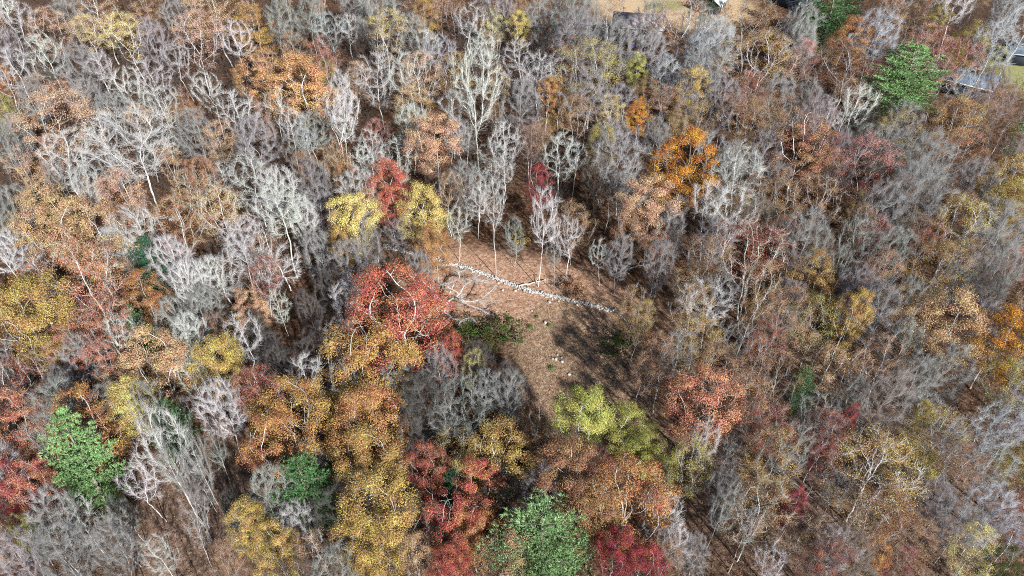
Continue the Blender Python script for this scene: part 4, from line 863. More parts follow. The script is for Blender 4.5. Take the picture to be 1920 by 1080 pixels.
('F',13.3,50.9,18.2,11.1,'o','w',5,334,0.6,0.6,'largest orange-brown tree at the bottom centre'),
('F',9.2,49.2,16.2,8.8,'br','g',2,222,0.6,0.6,'brown tree in full leaf, below-left of the largest orange-brown tree'),
('P',3.6,45.1,16.6,11.1,'pl','b',2,256,1.5,1.0,'big light green pine cut by the bottom edge'),
('F',11.3,44.5,13.5,5.7,'cr','g',4,255,-1.5,1.2,'crimson tree right of the big bottom pine'),
('F',14.7,43.3,13.4,5.7,'cr','g',3,113,-2.4,-2.1,'crimson tree in full leaf, right of the bottom crimson tree'),
('B',-10.5,66.3,14.8,6.9,'-','d',4,227,1.9,5.8,'bare dark tree of fine twigs, above-left of the round ochre tree'),
('B',-4.1,69.7,11.3,4.0,'-','l',5,295,-4.3,-3.1,'bare lilac-grey tree of fine twigs, above the round ochre tree'),
('B',-0.4,68.4,12.2,4.7,'-','g',4,61,-2.6,3.9,'bare grey tree of fine twigs, above the round ochre tree'),
('S',3.5,63.9,13.4,5.5,'db','g',0,98,-2.5,-4.1,'dark brown tree with thinning leaves, above-right of the round ochre tree'),
('S',0.3,48.8,12.4,4.5,'br','g',1,307,-3.1,1.4,'brown tree with thinning leaves, above-left of the big bottom pine'),
('V',17.5,50.0,12.2,5.5,'-','w',2,87,0.1,5.0,'leafless tree with white limbs, below-right of the largest orange-brown tree'),
('B',19.1,47.9,11.3,4.0,'-','w',0,119,-5.8,-4.5,'bare white tree of fine twigs, below-right of the largest orange-brown tree'),
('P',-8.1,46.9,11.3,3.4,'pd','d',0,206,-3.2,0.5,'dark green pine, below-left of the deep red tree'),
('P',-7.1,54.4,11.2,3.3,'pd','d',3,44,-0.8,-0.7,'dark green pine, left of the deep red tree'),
('S',17.1,44.8,12.3,4.3,'br','g',0,317,-6.2,-0.0,'brown tree with thinning leaves, right of the bottom crimson tree'),
('F',24.9,63.9,17.9,10.8,'sa','g',3,72,-0.9,-0.2,'large salmon-red tree right of the clearing'),
('V',24.0,59.4,15.1,4.7,'-','w',1,79,0.1,-5.1,'leafless tree with white limbs, below the salmon-red tree'),
('V',27.6,61.5,10.1,3.6,'-','g',5,304,0.6,8.4,'leafless tree with grey limbs, below-right of the salmon-red tree'),
('S',33.5,61.6,15.1,7.5,'dr','g',5,91,-6.7,-5.0,'russet tree with thinning leaves, right of the salmon-red tree'),
('V',34.2,56.8,15.4,5.9,'-','g',3,16,-0.1,-0.7,'leafless tree with grey limbs, left of the broad flat ochre tree'),
('S',39.5,60.7,14.4,6.7,'dr','g',3,168,1.3,-1.1,'russet tree with thinning leaves, above-left of the broad flat ochre tree'),
('F',44.4,64.8,11.0,2.9,'cr','g',3,154,0.6,-2.1,'crimson tree in full leaf, above-left of the broad flat ochre tree'),
('S',43.2,54.6,18.5,11.4,'oc','w',3,218,-2.6,4.4,'broad flat ochre tree with fine white limbs at lower right'),
('F',49.1,55.4,14.0,6.3,'ol','g',0,226,1.6,-1.9,'olive tree in full leaf, right of the broad flat ochre tree'),
('S',39.0,58.0,12.7,4.8,'cr','g',1,120,-1.7,-0.9,'crimson tree with thinning leaves, left of the broad flat ochre tree'),
('V',56.8,59.8,12.1,7.6,'-','c',4,44,0.5,2.0,'long bare blue-grey tree leaning to the upper right at lower right'),
('V',55.3,65.3,10.1,6.3,'-','c',1,105,1.2,7.2,'leafless tree with blue-grey limbs, above-left of the long leaning grey tree'),
('V',61.5,62.6,13.2,6.5,'-','c',0,267,-5.2,5.0,'leafless tree with blue-grey limbs, above-right of the long leaning grey tree'),
('V',57.9,55.1,13.3,6.5,'-','c',1,300,-2.4,1.9,'leafless tree with blue-grey limbs, below-right of the long leaning grey tree'),
('B',48.0,65.7,14.9,7.0,'-','p',1,294,-7.0,2.1,'bare pinkish grey tree of fine twigs, above the broad flat ochre tree'),
('B',46.8,68.4,12.2,4.7,'-','g',0,344,0.7,-2.3,'bare grey tree of fine twigs, above the broad flat ochre tree'),
('F',54.1,64.9,11.3,3.3,'ye','g',4,117,-0.8,-0.5,'golden yellow tree in full leaf, above-left of the long leaning grey tree'),
('S',65.2,66.8,16.1,8.7,'ol','g',5,100,-3.2,-0.6,'olive tree with thinning leaves, below the brilliant orange right-edge tree'),
('B',65.1,62.7,13.9,6.1,'-','c',2,71,-2.1,1.0,'bare blue-grey tree of fine twigs, right of the long leaning grey tree'),
('S',27.7,48.8,15.1,7.5,'br','w',4,348,-2.8,2.5,'brown tree with thinning leaves, below-right of the salmon-red tree'),
('S',32.4,47.5,13.1,5.3,'br','w',3,349,4.9,6.2,'brown tree with thinning leaves, below-left of the broad flat ochre tree'),
('S',40.0,48.3,16.3,8.9,'db','g',2,243,-4.5,1.0,'dark brown tree with thinning leaves, below the broad flat ochre tree'),
('B',50.0,49.9,13.2,5.5,'-','l',3,142,3.5,4.0,'bare lilac-grey tree of fine twigs, below the long leaning grey tree'),
('B',55.9,49.9,13.2,5.5,'-','c',4,64,-1.3,-3.2,'bare blue-grey tree of fine twigs, below-right of the long leaning grey tree'),
('V',52.0,48.6,12.1,5.4,'-','g',3,247,1.8,-1.1,'leafless tree with grey limbs, below the long leaning grey tree'),
('F',40.6,45.0,12.3,4.3,'o','g',5,148,0.9,-0.0,'orange tree in full leaf, below the broad flat ochre tree'),
('S',51.0,44.1,13.0,5.1,'yp','g',1,322,-6.8,-1.0,'pale yellow tree with thinning leaves, below the long leaning grey tree'),
('F',54.9,44.0,12.0,4.0,'gr','g',5,106,-1.9,0.1,'dull green tree in full leaf, below the long leaning grey tree'),
('V',34.9,45.6,12.1,5.4,'-','w',3,208,-4.5,-4.2,'leafless tree with white limbs, below-left of the broad flat ochre tree'),
('V',29.3,43.9,11.1,4.5,'-','w',1,312,3.5,-1.7,'second leafless tree with white limbs, below-left of the broad flat ochre tree'),
('B',26.2,53.1,11.7,4.3,'-','g',4,97,-3.0,0.1,'bare grey tree of fine twigs, below the salmon-red tree'),
('B',54.8,70.9,13.4,5.7,'-','g',2,82,3.5,-4.1,'second bare grey tree of fine twigs, below-left of the tan rounded tree'),
('V',57.1,46.8,12.5,5.8,'-','c',5,52,1.5,-2.0,'second leafless tree with blue-grey limbs, below-right of the long leaning grey tree'),
('F',34.1,52.3,11.3,3.2,'cr','g',5,267,0.0,1.2,'crimson tree in full leaf, below-left of the broad flat ochre tree'),
('P',41.0,71.1,11.3,3.4,'pm','d',2,81,-2.7,-0.8,'green pine, below-left of the slim amber forked tree'),
('S',43.5,44.0,12.0,4.0,'cr','g',0,56,-1.5,-1.8,'crimson tree with thinning leaves, below the broad flat ochre tree'),
('B',-20.5,49.7,13.1,7.0,'-','d',5,197,1.5,-8.2,'small bare dark tree of fine twigs, below-right of the green pine among orange'),
('V',-11.2,48.7,13.0,6.7,'-','d',3,254,1.0,2.5,'small leafless tree with dark limbs, below-right of the big golden tree'),
('B',35.7,42.1,13.8,6.2,'-','b',5,237,2.7,-6.5,'small bare brown tree of fine twigs, below the broad flat ochre tree'),
('B',-59.4,63.9,14.7,7.4,'-','g',1,342,-3.7,3.0,'small bare grey tree of fine twigs, left of the broad orange tree'),
('V',-5.7,63.9,15.5,7.3,'-','g',0,302,2.4,-2.5,'small leafless tree with grey limbs, above-left of the round ochre tree'),
('B',-0.7,53.8,12.0,6.8,'-','d',3,246,4.0,0.4,'small bare dark tree of fine twigs, right of the deep red tree'),
('B',-52.3,47.0,15.5,6.2,'-','g',1,45,0.6,5.4,'small bare grey tree of fine twigs, below-right of the crimson left-edge tree'),
('V',-14.0,66.0,11.4,7.3,'-','d',1,287,2.7,5.4,'small leafless tree with dark limbs, below-right of the big amber tree'),
('V',-58.9,59.7,14.4,6.6,'-','g',3,3,-6.4,3.1,'small leafless tree with grey limbs, above-left of the lower-left pine'),
('B',-19.8,42.3,12.1,5.7,'-','g',2,11,0.0,2.5,'small bare grey tree of fine twigs, below-left of the big golden tree'),
('B',-70.0,67.1,12.5,7.0,'-','d',4,135,0.9,-3.7,'small bare dark tree of fine twigs, above the crimson left-edge tree'),
('V',-9.1,63.0,13.1,6.5,'-','g',5,184,-3.9,-2.5,'second small leafless tree with grey limbs, above-left of the round ochre tree'),
('V',40.7,66.3,10.4,6.7,'-','g',0,5,2.8,3.2,'small leafless tree with grey limbs, above-left of the broad flat ochre tree'),
('B',-15.1,70.5,11.7,6.9,'-','g',5,60,-5.5,-2.7,'small bare grey tree of fine twigs, below-right of the big amber tree'),
('B',-28.9,52.4,14.6,5.7,'-','g',3,42,3.6,-0.4,'small bare grey tree of fine twigs, left of the green pine among orange'),
('V',-24.2,42.8,11.5,5.3,'-','d',0,43,3.4,3.1,'small leafless tree with dark limbs, below the green pine among orange'),
('V',-55.8,78.7,12.7,7.0,'-','w',1,292,1.8,-3.1,'small leafless tree with white limbs, below the shaded dark pine'),
('B',-55.1,67.4,11.1,6.3,'-','g',2,280,-6.0,0.5,'small bare grey tree of fine twigs, above-right of the broad orange tree'),
('B',52.3,85.9,12.8,7.1,'-','l',1,175,1.9,-3.0,'small bare lilac-grey tree of fine twigs, above-right of the slim amber forked tree'),
('V',-28.0,70.7,14.3,6.3,'-','w',2,269,-1.1,1.6,'small leafless tree with white limbs, left of the big amber tree'),
('B',71.6,93.2,11.1,7.4,'-','g',1,140,-1.4,4.4,'small bare grey tree of fine twigs, right of the upper ochre dome'),
('B',3.1,52.2,13.5,5.4,'-','g',1,332,-2.4,0.9,'small bare grey tree of fine twigs, above the big bottom pine'),
('V',38.1,52.9,13.6,5.4,'-','l',5,341,4.2,1.7,'small leafless tree with lilac-grey limbs, below-left of the broad flat ochre tree'),
('B',-44.1,44.0,15.7,4.8,'-','g',3,248,-0.8,-5.2,'small bare grey tree of fine twigs, below the lower-left pine'),
('B',-83.4,102.6,11.9,7.4,'-','w',3,164,-4.0,4.3,'small bare white tree of fine twigs, left of the wide tan-orange tree'),
('B',-25.0,94.7,15.5,6.8,'-','g',2,210,0.5,4.0,'small bare grey tree of fine twigs, above-left of the biggest red tree'),
('B',62.0,97.5,15.6,6.8,'-','g',2,352,4.5,-1.3,'small bare grey tree of fine twigs, above-left of the upper ochre dome'),
('B',-25.5,58.4,10.0,5.2,'-','g',1,17,-2.0,-1.1,'small bare grey tree of fine twigs, above the green pine among orange'),
('B',-66.0,101.7,12.5,6.9,'-','w',2,82,-2.2,-4.2,'small bare white tree of fine twigs, above-left of the shaded dark pine'),
('B',44.2,90.7,10.1,6.4,'-','l',1,247,1.0,4.0,'small bare lilac-grey tree of fine twigs, below-right of the wide russet tree'),
('B',-46.3,77.2,14.3,5.7,'-','w',1,95,2.3,2.0,'small bare white tree of fine twigs, above-left of the round golden left tree'),
('V',-60.7,49.5,12.9,4.6,'-','d',0,335,3.2,2.2,'small leafless tree with dark limbs, below-left of the crimson left-edge tree'),
('B',-24.6,49.3,11.2,4.6,'-','w',1,220,0.2,3.4,'small bare white tree of fine twigs, below the green pine among orange'),
('V',-22.0,66.4,15.4,5.2,'-','g',1,295,-1.8,-5.9,'small leafless tree with grey limbs, below-left of the big amber tree'),
('B',-37.4,64.0,15.5,5.1,'-','w',5,212,0.1,1.0,'small bare white tree of fine twigs, below the round golden left tree'),
('B',-35.4,77.7,11.2,5.7,'-','d',0,99,-0.5,1.3,'small bare dark tree of fine twigs, right of the pale fan-crowned tree'),
('B',-64.0,56.3,13.7,4.8,'-','w',0,334,-5.1,1.0,'small bare white tree of fine twigs, above-left of the crimson left-edge tree'),
('B',-43.5,120.2,13.9,7.2,'-','w',5,170,-6.3,-0.2,'small bare white tree of fine twigs, above the large white-limbed tree'),
('B',77.4,118.2,10.6,7.2,'-','b',0,322,-5.2,-2.6,'small bare brown tree of fine twigs, below the wide lilac-grey dome'),
('V',-83.0,91.2,11.0,6.1,'-','g',5,294,3.6,3.9,'small leafless tree with grey limbs, above-left of the large left ochre tree'),
('B',35.1,105.4,12.0,6.6,'-','l',4,257,-0.3,3.0,'small bare lilac-grey tree of fine twigs, above-left of the wide russet tree'),
('V',-53.4,89.3,10.4,6.0,'-','d',5,22,-0.3,6.4,'small leafless tree with dark limbs, below-right of the shaded dark pine'),
('V',32.7,79.2,11.6,5.5,'-','l',0,227,0.5,0.6,'small leafless tree with lilac-grey limbs, above-right of the salmon-red tree'),
('B',-28.3,117.6,14.1,6.9,'-','w',4,334,2.6,-1.3,'small bare white tree of fine twigs, left of the bright red tree'),
('V',64.8,125.7,10.1,7.3,'-','l',1,313,2.4,-1.2,'small leafless tree with lilac-grey limbs, below-left of the pinkish rounded tree'),
('B',-26.6,87.9,13.1,5.8,'-','w',2,358,3.3,5.7,'small bare white tree of fine twigs, left of the biggest red tree'),
('B',-13.0,58.9,15.1,4.6,'-','d',3,317,-4.9,-3.0,'small bare dark tree of fine twigs, above-right of the big golden tree'),
('V',-1.5,131.9,15.6,7.4,'-','w',3,149,2.3,1.7,'small leafless tree with white limbs, above-left of the small crimson tree'),
('V',29.4,112.2,11.7,6.7,'-','g',5,156,2.0,-2.5,'small leafless tree with grey limbs, right of the large peach-brown tree'),
('B',-53.7,94.6,16.0,5.9,'-','w',4,139,-3.6,-1.3,'small bare white tree of fine twigs, right of the shaded dark pine'),
('V',51.7,122.8,13.6,7.0,'-','g',5,64,-3.9,-8.2,'small leafless tree with grey limbs, below-left of the wide brown-orange tree'),
('V',26.1,136.1,12.4,7.5,'-','l',5,289,1.1,-3.6,'small leafless tree with lilac-grey limbs, below the narrow orange tree'),
('B',68.3,81.2,13.5,5.4,'-','l',4,354,1.8,5.9,'small bare lilac-grey tree of fine twigs, left of the brilliant orange right-edge tree'),
('V',-1.9,127.1,11.2,7.1,'-','w',1,81,0.2,-1.9,'small leafless tree with white limbs, left of the small crimson tree'),
('V',-74.9,123.7,14.7,6.9,'-','w',4,183,0.7,3.7,'small leafless tree with white limbs, below-left of the great white forked tree'),
('V',-6.5,116.5,12.1,6.7,'-','w',1,55,4.7,-4.8,'small leafless tree with white limbs, above-left of the lone slender white trunk'),
('V',-75.4,136.4,12.7,7.4,'-','g',2,122,2.9,1.4,'small leafless tree with grey limbs, right of the great white forked tree'),
('V',53.7,94.8,12.2,5.9,'-','g',5,118,1.7,7.6,'small leafless tree with grey limbs, below-right of the lilac-grey fan'),
('B',74.0,140.3,12.4,7.5,'-','g',3,244,-0.4,5.5,'small bare grey tree of fine twigs, above the pinkish rounded tree'),
('V',32.1,89.9,14.0,5.6,'-','g',3,200,-3.3,-2.3,'small leafless tree with grey limbs, below-left of the wide russet tree'),
('B',72.4,73.4,15.7,5.0,'-','g',3,43,-1.6,-1.6,'small bare grey tree of fine twigs, below-right of the brilliant orange right-edge tree'),
('V',-84.5,138.1,14.8,7.3,'-','w',3,348,-1.8,0.8,'small leafless tree with white limbs, left of the great white forked tree'),
('V',-29.3,128.5,12.0,6.9,'-','w',4,145,-0.1,1.2,'small leafless tree with white limbs, above-left of the bright red tree'),
('B',-10.9,143.0,11.6,7.4,'-','w',3,313,4.1,-3.2,'small bare white tree of fine twigs, above-right of the broad peach tree'),
('B',-47.9,107.1,10.2,6.1,'-','w',4,54,-0.2,-1.8,'small bare white tree of fine twigs, below-left of the large white-limbed tree'),
('B',-79.8,117.2,14.2,6.4,'-','w',2,338,-8.4,1.1,'small bare white tree of fine twigs, above the wide tan-orange tree'),
('V',-19.7,109.3,10.3,6.1,'-','g',3,324,10.6,4.4,'small leafless tree with grey limbs, below the bright red tree'),
('B',21.5,141.5,11.6,7.2,'-','l',5,213,-1.1,5.5,'small bare lilac-grey tree of fine twigs, below-left of the narrow orange tree'),
('V',-57.7,128.0,10.2,6.7,'-','w',2,191,-2.8,1.3,'small leafless tree with white limbs, above-left of the large white-limbed tree'),
('B',-21.0,139.4,15.4,7.0,'-','w',2,84,0.5,5.3,'small bare white tree of fine twigs, above-left of the broad peach tree'),
('B',21.1,118.9,12.0,6.3,'-','g',5,72,-0.7,6.7,'small bare grey tree of fine twigs, above-left of the large peach-brown tree'),
('B',-49.6,88.3,14.8,5.2,'-','w',5,169,4.6,1.8,'small bare white tree of fine twigs, below-right of the shaded dark pine'),
('B',62.5,87.8,12.9,5.2,'-','g',1,137,-2.2,4.5,'small bare grey tree of fine twigs, below-left of the upper ochre dome'),
('V',39.9,140.1,11.7,7.0,'-','b',5,297,-1.7,0.4,'small leafless tree with brown limbs, above-right of the glowing orange tree'),
('B',-36.7,107.4,15.0,5.8,'-','w',2,251,-2.6,0.6,'small bare white tree of fine twigs, right of the large white-limbed tree'),
('B',24.2,154.2,13.8,7.4,'-','l',4,228,1.0,3.1,'small bare lilac-grey tree of fine twigs, above-left of the narrow orange tree'),
('B',-42.3,142.5,12.5,7.0,'-','g',5,57,-3.8,2.5,'small bare grey tree of fine twigs, below the tall orange twin-trunk tree'),
('V',17.9,144.0,10.7,7.1,'-','g',2,136,3.1,-9.6,'small leafless tree with grey limbs, below-left of the narrow orange tree'),
('B',-50.0,93.0,12.4,5.3,'-','w',1,336,-3.1,8.3,'second small bare white tree of fine twigs, right of the shaded dark pine'),
('V',-26.9,82.0,10.1,5.0,'-','g',0,264,-2.2,3.7,'small leafless tree with grey limbs, above-left of the big amber tree'),
('V',-44.2,109.5,14.7,5.8,'-','w',2,355,3.3,-0.0,'small leafless tree with white limbs, left of the large white-limbed tree'),
('B',113.0,149.6,11.9,7.2,'-','b',3,76,4.5,-0.2,'small bare brown tree of fine twigs, above the ochre tree at the right edge'),
('V',47.4,133.1,10.9,6.6,'-','g',4,71,3.7,-3.1,'small leafless tree with grey limbs, above the white streaming tree'),
('V',-45.3,72.6,12.0,4.6,'-','w',2,138,1.5,2.3,'small leafless tree with white limbs, left of the round golden left tree'),
('V',-71.7,136.9,11.4,6.7,'-','w',5,60,6.1,4.3,'small leafless tree with white limbs, right of the great white forked tree'),
('V',37.6,149.2,15.2,7.0,'-','g',4,160,4.1,-0.9,'small leafless tree with grey limbs, below the round golden tree'),
('B',85.7,149.9,11.7,7.1,'-','g',4,344,-2.4,4.8,'small bare grey tree of fine twigs, below the big upper-right pine'),
('B',-89.8,107.7,13.3,5.6,'-','g',3,135,4.3,-1.3,'small bare grey tree of fine twigs, left of the wide tan-orange tree'),
('V',-6.8,123.5,11.2,6.2,'-','w',4,264,-1.7,-1.1,'second small leafless tree with white limbs, above-left of the lone slender white trunk'),
('B',16.5,125.5,12.5,6.2,'-','b',1,287,-1.3,-1.8,'small bare brown tree of fine twigs, right of the small crimson tree'),
('B',-100.6,132.5,15.0,6.3,'-','g',3,82,-4.1,3.0,'small bare grey tree of fine twigs, above-left of the wide tan-orange tree'),
('B',-38.6,158.1,15.3,7.1,'-','w',3,316,-0.6,-3.2,'small bare white tree of fine twigs, right of the tall orange twin-trunk tree'),
('B',46.7,151.2,15.8,6.8,'-','l',4,359,-7.5,-1.8,'small bare lilac-grey tree of fine twigs, right of the round golden tree'),
('B',43.3,129.4,14.0,6.1,'-','g',0,281,1.6,-0.3,'small bare grey tree of fine twigs, above-left of the white streaming tree'),
('V',-33.3,103.4,10.3,5.4,'-','w',3,352,1.2,6.7,'small leafless tree with white limbs, below-right of the large white-limbed tree'),
('S',-1.6,43.2,16.0,7.2,'ta','d',0,65,3.3,0.2,'small tan tree with thinning leaves, left of the big bottom pine'),
('S',45.0,48.5,12.4,7.5,'br','b',3,212,-8.3,2.8,'small brown tree with thinning leaves, below the broad flat ochre tree'),
('S',62.6,54.6,13.3,7.9,'ol','b',5,195,3.2,2.9,'small olive tree with thinning leaves, below-right of the long leaning grey tree'),
('S',31.1,54.6,15.7,7.8,'oc','g',3,205,7.4,-8.2,'small ochre tree with thinning leaves, below-right of the salmon-red tree'),
('S',52.9,60.0,14.7,7.8,'ol','g',0,100,4.8,3.2,'small olive tree with thinning leaves, left of the long leaning grey tree'),
('S',-7.1,59.2,11.2,7.7,'oc','w',5,65,-1.8,-1.6,'small ochre tree with thinning leaves, above-left of the deep red tree'),
('S',-52.0,70.5,12.5,8.0,'ta','g',4,339,2.2,-2.1,'small tan tree with thinning leaves, above-right of the broad orange tree'),
('S',60.9,49.9,12.1,6.7,'dr','g',1,51,-0.9,-2.4,'small russet tree with thinning leaves, below-right of the long leaning grey tree'),
('S',35.5,67.5,15.7,7.6,'db','g',0,133,2.6,4.6,'small dark brown tree with thinning leaves, right of the salmon-red tree'),
('S',-65.3,68.9,14.9,7.7,'dr','w',1,171,-3.3,2.2,'small russet tree with thinning leaves, below the large left ochre tree'),
('S',21.2,56.2,13.9,6.9,'ol','g',1,120,2.6,-1.4,'small olive tree with thinning leaves, above-right of the largest orange-brown tree'),
('S',29.0,74.0,12.2,7.9,'br','g',4,110,1.9,3.3,'small brown tree with thinning leaves, above the salmon-red tree'),
('S',30.5,66.7,15.6,7.4,'br','g',5,71,2.6,-6.1,'small brown tree with thinning leaves, right of the salmon-red tree'),
('S',32.2,42.0,15.3,5.9,'dr','b',3,308,-6.3,3.8,'small russet tree with thinning leaves, below-left of the broad flat ochre tree'),
('S',53.2,53.5,15.6,6.6,'db','g',2,300,1.2,-3.3,'small dark brown tree with thinning leaves, below the long leaning grey tree'),
('S',27.2,80.3,12.6,8.0,'oc','g',4,37,1.8,-2.0,'small ochre tree with thinning leaves, above the salmon-red tree'),
('S',45.3,82.0,15.3,7.7,'ol','g',1,257,4.4,6.0,'small olive tree with thinning leaves, above-left of the slim amber forked tree'),
('S',41.3,78.9,12.0,7.3,'ta','g',2,50,4.2,0.6,'small tan tree with thinning leaves, left of the slim amber forked tree'),
('S',44.1,73.1,12.6,6.9,'ta','g',4,146,1.6,-5.1,'small tan tree with thinning leaves, below the slim amber forked tree'),
('S',-10.6,44.6,11.1,5.3,'ta','g',2,43,-1.8,1.7,'small tan tree with thinning leaves, below-right of the big golden tree'),
('S',10.2,55.8,13.8,5.8,'dr','g',3,56,-0.5,0.5,'small russet tree with thinning leaves, above-left of the largest orange-brown tree'),
('S',60.6,102.9,15.5,7.9,'dr','g',0,1,-2.6,-0.2,'small russet tree with thinning leaves, right of the lilac-grey fan'),
('S',38.6,85.5,14.5,7.0,'br','b',1,113,-5.6,-7.3,'small brown tree with thinning leaves, below the wide russet tree'),
('S',28.4,92.2,11.3,7.3,'ta','g',5,124,-0.9,-3.6,'small tan tree with thinning leaves, below-left of the wide russet tree'),
('S',-61.8,122.7,11.4,8.2,'ta','w',0,175,-1.1,2.0,'small tan tree with thinning leaves, below-right of the great white forked tree'),
('S',20.6,105.2,13.9,7.3,'br','l',1,158,0.7,3.2,'small brown tree with thinning leaves, below-left of the large peach-brown tree'),
('S',71.0,107.4,11.3,7.4,'ta','g',2,291,2.5,-0.4,'small tan tree with thinning leaves, below the wide lilac-grey dome'),
('S',18.0,117.9,10.0,7.9,'db','g',2,224,2.9,-5.7,'small dark brown tree with thinning leaves, left of the large peach-brown tree'),
('S',16.7,128.9,13.4,8.2,'db','g',5,253,-3.4,-3.9,'small dark brown tree with thinning leaves, right of the small crimson tree'),
('S',4.5,134.0,14.4,8.2,'br','g',5,125,-0.1,2.6,'small brown tree with thinning leaves, above the small crimson tree'),
('S',40.1,113.3,14.1,7.3,'oc','g',0,66,2.0,3.4,'small ochre tree with thinning leaves, below the white streaming tree'),
('S',65.5,131.1,13.9,8.0,'dr','g',1,46,-7.8,-2.2,'small russet tree with thinning leaves, above-left of the pinkish rounded tree'),
('S',45.5,96.8,15.9,6.4,'db','g',0,149,8.6,0.5,'small dark brown tree with thinning leaves, below-left of the lilac-grey fan'),
('S',88.3,105.0,13.1,6.7,'ta','g',1,58,0.4,-1.1,'small tan tree with thinning leaves, below the ochre tree at the right edge'),
('S',47.0,106.2,11.0,6.7,'dr','g',2,2,-4.6,3.0,'small russet tree with thinning leaves, left of the lilac-grey fan'),
('S',69.5,100.5,15.3,6.2,'dr','g',5,253,1.1,-0.2,'small russet tree with thinning leaves, above the upper ochre dome'),
('S',57.3,82.4,15.2,5.5,'ta','b',5,291,3.1,-1.5,'small tan tree with thinning leaves, left of the tan rounded tree'),
('S',-91.6,130.8,14.6,7.3,'pe','g',1,338,0.2,5.2,'small peach tree with thinning leaves, left of the great white forked tree'),
('S',36.1,78.4,13.7,5.2,'dr','g',4,278,-5.4,-0.1,'small russet tree with thinning leaves, left of the slim amber forked tree'),
('S',-110.8,153.3,11.8,8.0,'o','w',0,222,-3.9,-1.5,'small orange tree with thinning leaves, left of the great white forked tree'),
('S',91.7,149.4,12.7,7.9,'db','b',3,154,5.0,-0.8,'small dark brown tree with thinning leaves, above-left of the amber tree by the house'),
('S',57.3,85.9,11.7,5.5,'dr','l',3,10,-0.0,1.8,'small russet tree with thinning leaves, right of the slim amber forked tree'),
('S',47.5,136.6,12.1,7.3,'ta','g',4,12,3.6,-3.0,'small tan tree with thinning leaves, above the white streaming tree'),
('S',73.6,119.5,12.5,6.6,'br','l',3,47,-0.4,-4.7,'small brown tree with thinning leaves, left of the wide lilac-grey dome'),
('S',82.0,115.0,11.7,6.5,'br','b',4,209,-6.7,3.4,'small brown tree with thinning leaves, right of the wide lilac-grey dome'),
('S',78.8,85.5,13.3,5.4,'ta','l',5,16,1.2,1.4,'small tan tree with thinning leaves, above-right of the brilliant orange right-edge tree'),
('S',-11.7,116.9,14.7,6.4,'br','w',5,95,2.3,-5.3,'small brown tree with thinning leaves, below the broad peach tree'),
('S',30.4,160.1,12.2,7.9,'br','b',5,241,-2.4,-4.1,'small brown tree with thinning leaves, above the narrow orange tree'),
('S',74.2,95.7,14.8,5.5,'br','l',4,35,-0.2,-1.9,'small brown tree with thinning leaves, right of the upper ochre dome'),
('S',62.9,155.3,13.0,7.5,'db','b',5,11,3.5,-2.0,'small dark brown tree with thinning leaves, above the wide brown-orange tree'),
('S',-66.7,105.4,15.2,5.7,'o','g',3,343,1.3,-3.1,'small orange tree with thinning leaves, right of the wide tan-orange tree'),
('S',63.7,115.0,12.1,6.0,'oc','b',3,42,1.5,0.2,'small ochre tree with thinning leaves, below the pinkish rounded tree'),
('S',-35.5,133.2,12.7,6.6,'ta','g',0,338,0.8,-1.4,'small tan tree with thinning leaves, above-left of the bright red tree'),
('S',53.7,154.3,15.6,7.2,'dr','b',4,244,1.9,-4.8,'small russet tree with thinning leaves, below the ochre dome tree'),
('S',13.0,166.3,10.7,7.7,'db','g',2,35,4.4,-0.6,'small dark brown tree with thinning leaves, left of the round yellow-green tree'),
('S',61.6,130.9,11.6,6.5,'ta','b',2,178,-1.9,-10.6,'small tan tree with thinning leaves, below-right of the wide brown-orange tree'),
('S',-72.2,148.1,12.4,7.0,'o','w',4,103,-3.0,1.6,'small orange tree with thinning leaves, above-right of the great white forked tree'),
('S',-5.5,191.2,11.1,8.1,'br','w',2,94,-0.2,-1.8,'small brown tree with thinning leaves, below-left of the small pale yellow tree'),
('S',-24.6,108.7,15.7,5.4,'o','w',5,260,2.3,-0.1,'small orange tree with thinning leaves, below-left of the bright red tree'),
('S',-67.8,112.1,10.7,5.6,'br','w',4,7,-2.4,1.9,'small brown tree with thinning leaves, right of the wide tan-orange tree'),
('S',-40.4,123.1,14.9,5.9,'br','g',5,132,5.2,-0.6,'small brown tree with thinning leaves, above-right of the large white-limbed tree'),
('S',102.4,135.6,12.4,6.2,'br','g',2,154,0.2,-2.0,'small brown tree with thinning leaves, above the ochre tree at the right edge'),
('S',52.9,107.0,10.3,5.3,'br','g',5,64,-2.5,-3.4,'small brown tree with thinning leaves, above-right of the lilac-grey fan'),
('S',-110.4,163.3,12.2,7.0,'o','w',4,267,-0.3,-0.4,'small orange tree with thinning leaves, below-left of the pale yellow top-left tree'),
('S',89.6,142.0,10.4,6.3,'br','g',0,15,-1.4,-6.6,'small brown tree with thinning leaves, below-left of the amber tree by the house'),
('S',-104.0,164.6,10.8,7.0,'pe','g',4,294,4.3,-1.4,'small peach tree with thinning leaves, below-left of the pale yellow top-left tree'),
('S',38.7,117.6,10.2,5.6,'ol','g',0,43,-5.6,-4.7,'small olive tree with thinning leaves, below-left of the white streaming tree'),
('S',101.5,202.6,10.5,8.1,'dr','l',3,253,0.2,4.7,'small russet tree with thinning leaves, right of the pine at the top edge'),
('S',6.8,142.2,12.1,6.3,'oc','b',2,121,-2.1,-5.2,'small ochre tree with thinning leaves, above the small crimson tree'),
('S',78.9,192.9,11.1,7.6,'ol','g',1,331,0.5,-1.5,'second small olive tree with thinning leaves, below-left of the pine at the top edge'),
('S',78.8,127.5,15.9,5.5,'br','l',1,50,4.3,6.5,'small brown tree with thinning leaves, above the wide lilac-grey dome'),
('S',46.6,118.4,13.2,5.2,'br','g',4,127,-4.2,4.3,'small brown tree with thinning leaves, below-right of the white streaming tree'),
('S',-35.2,123.9,12.5,5.3,'br','w',2,285,-0.3,-7.2,'small brown tree with thinning leaves, left of the bright red tree'),
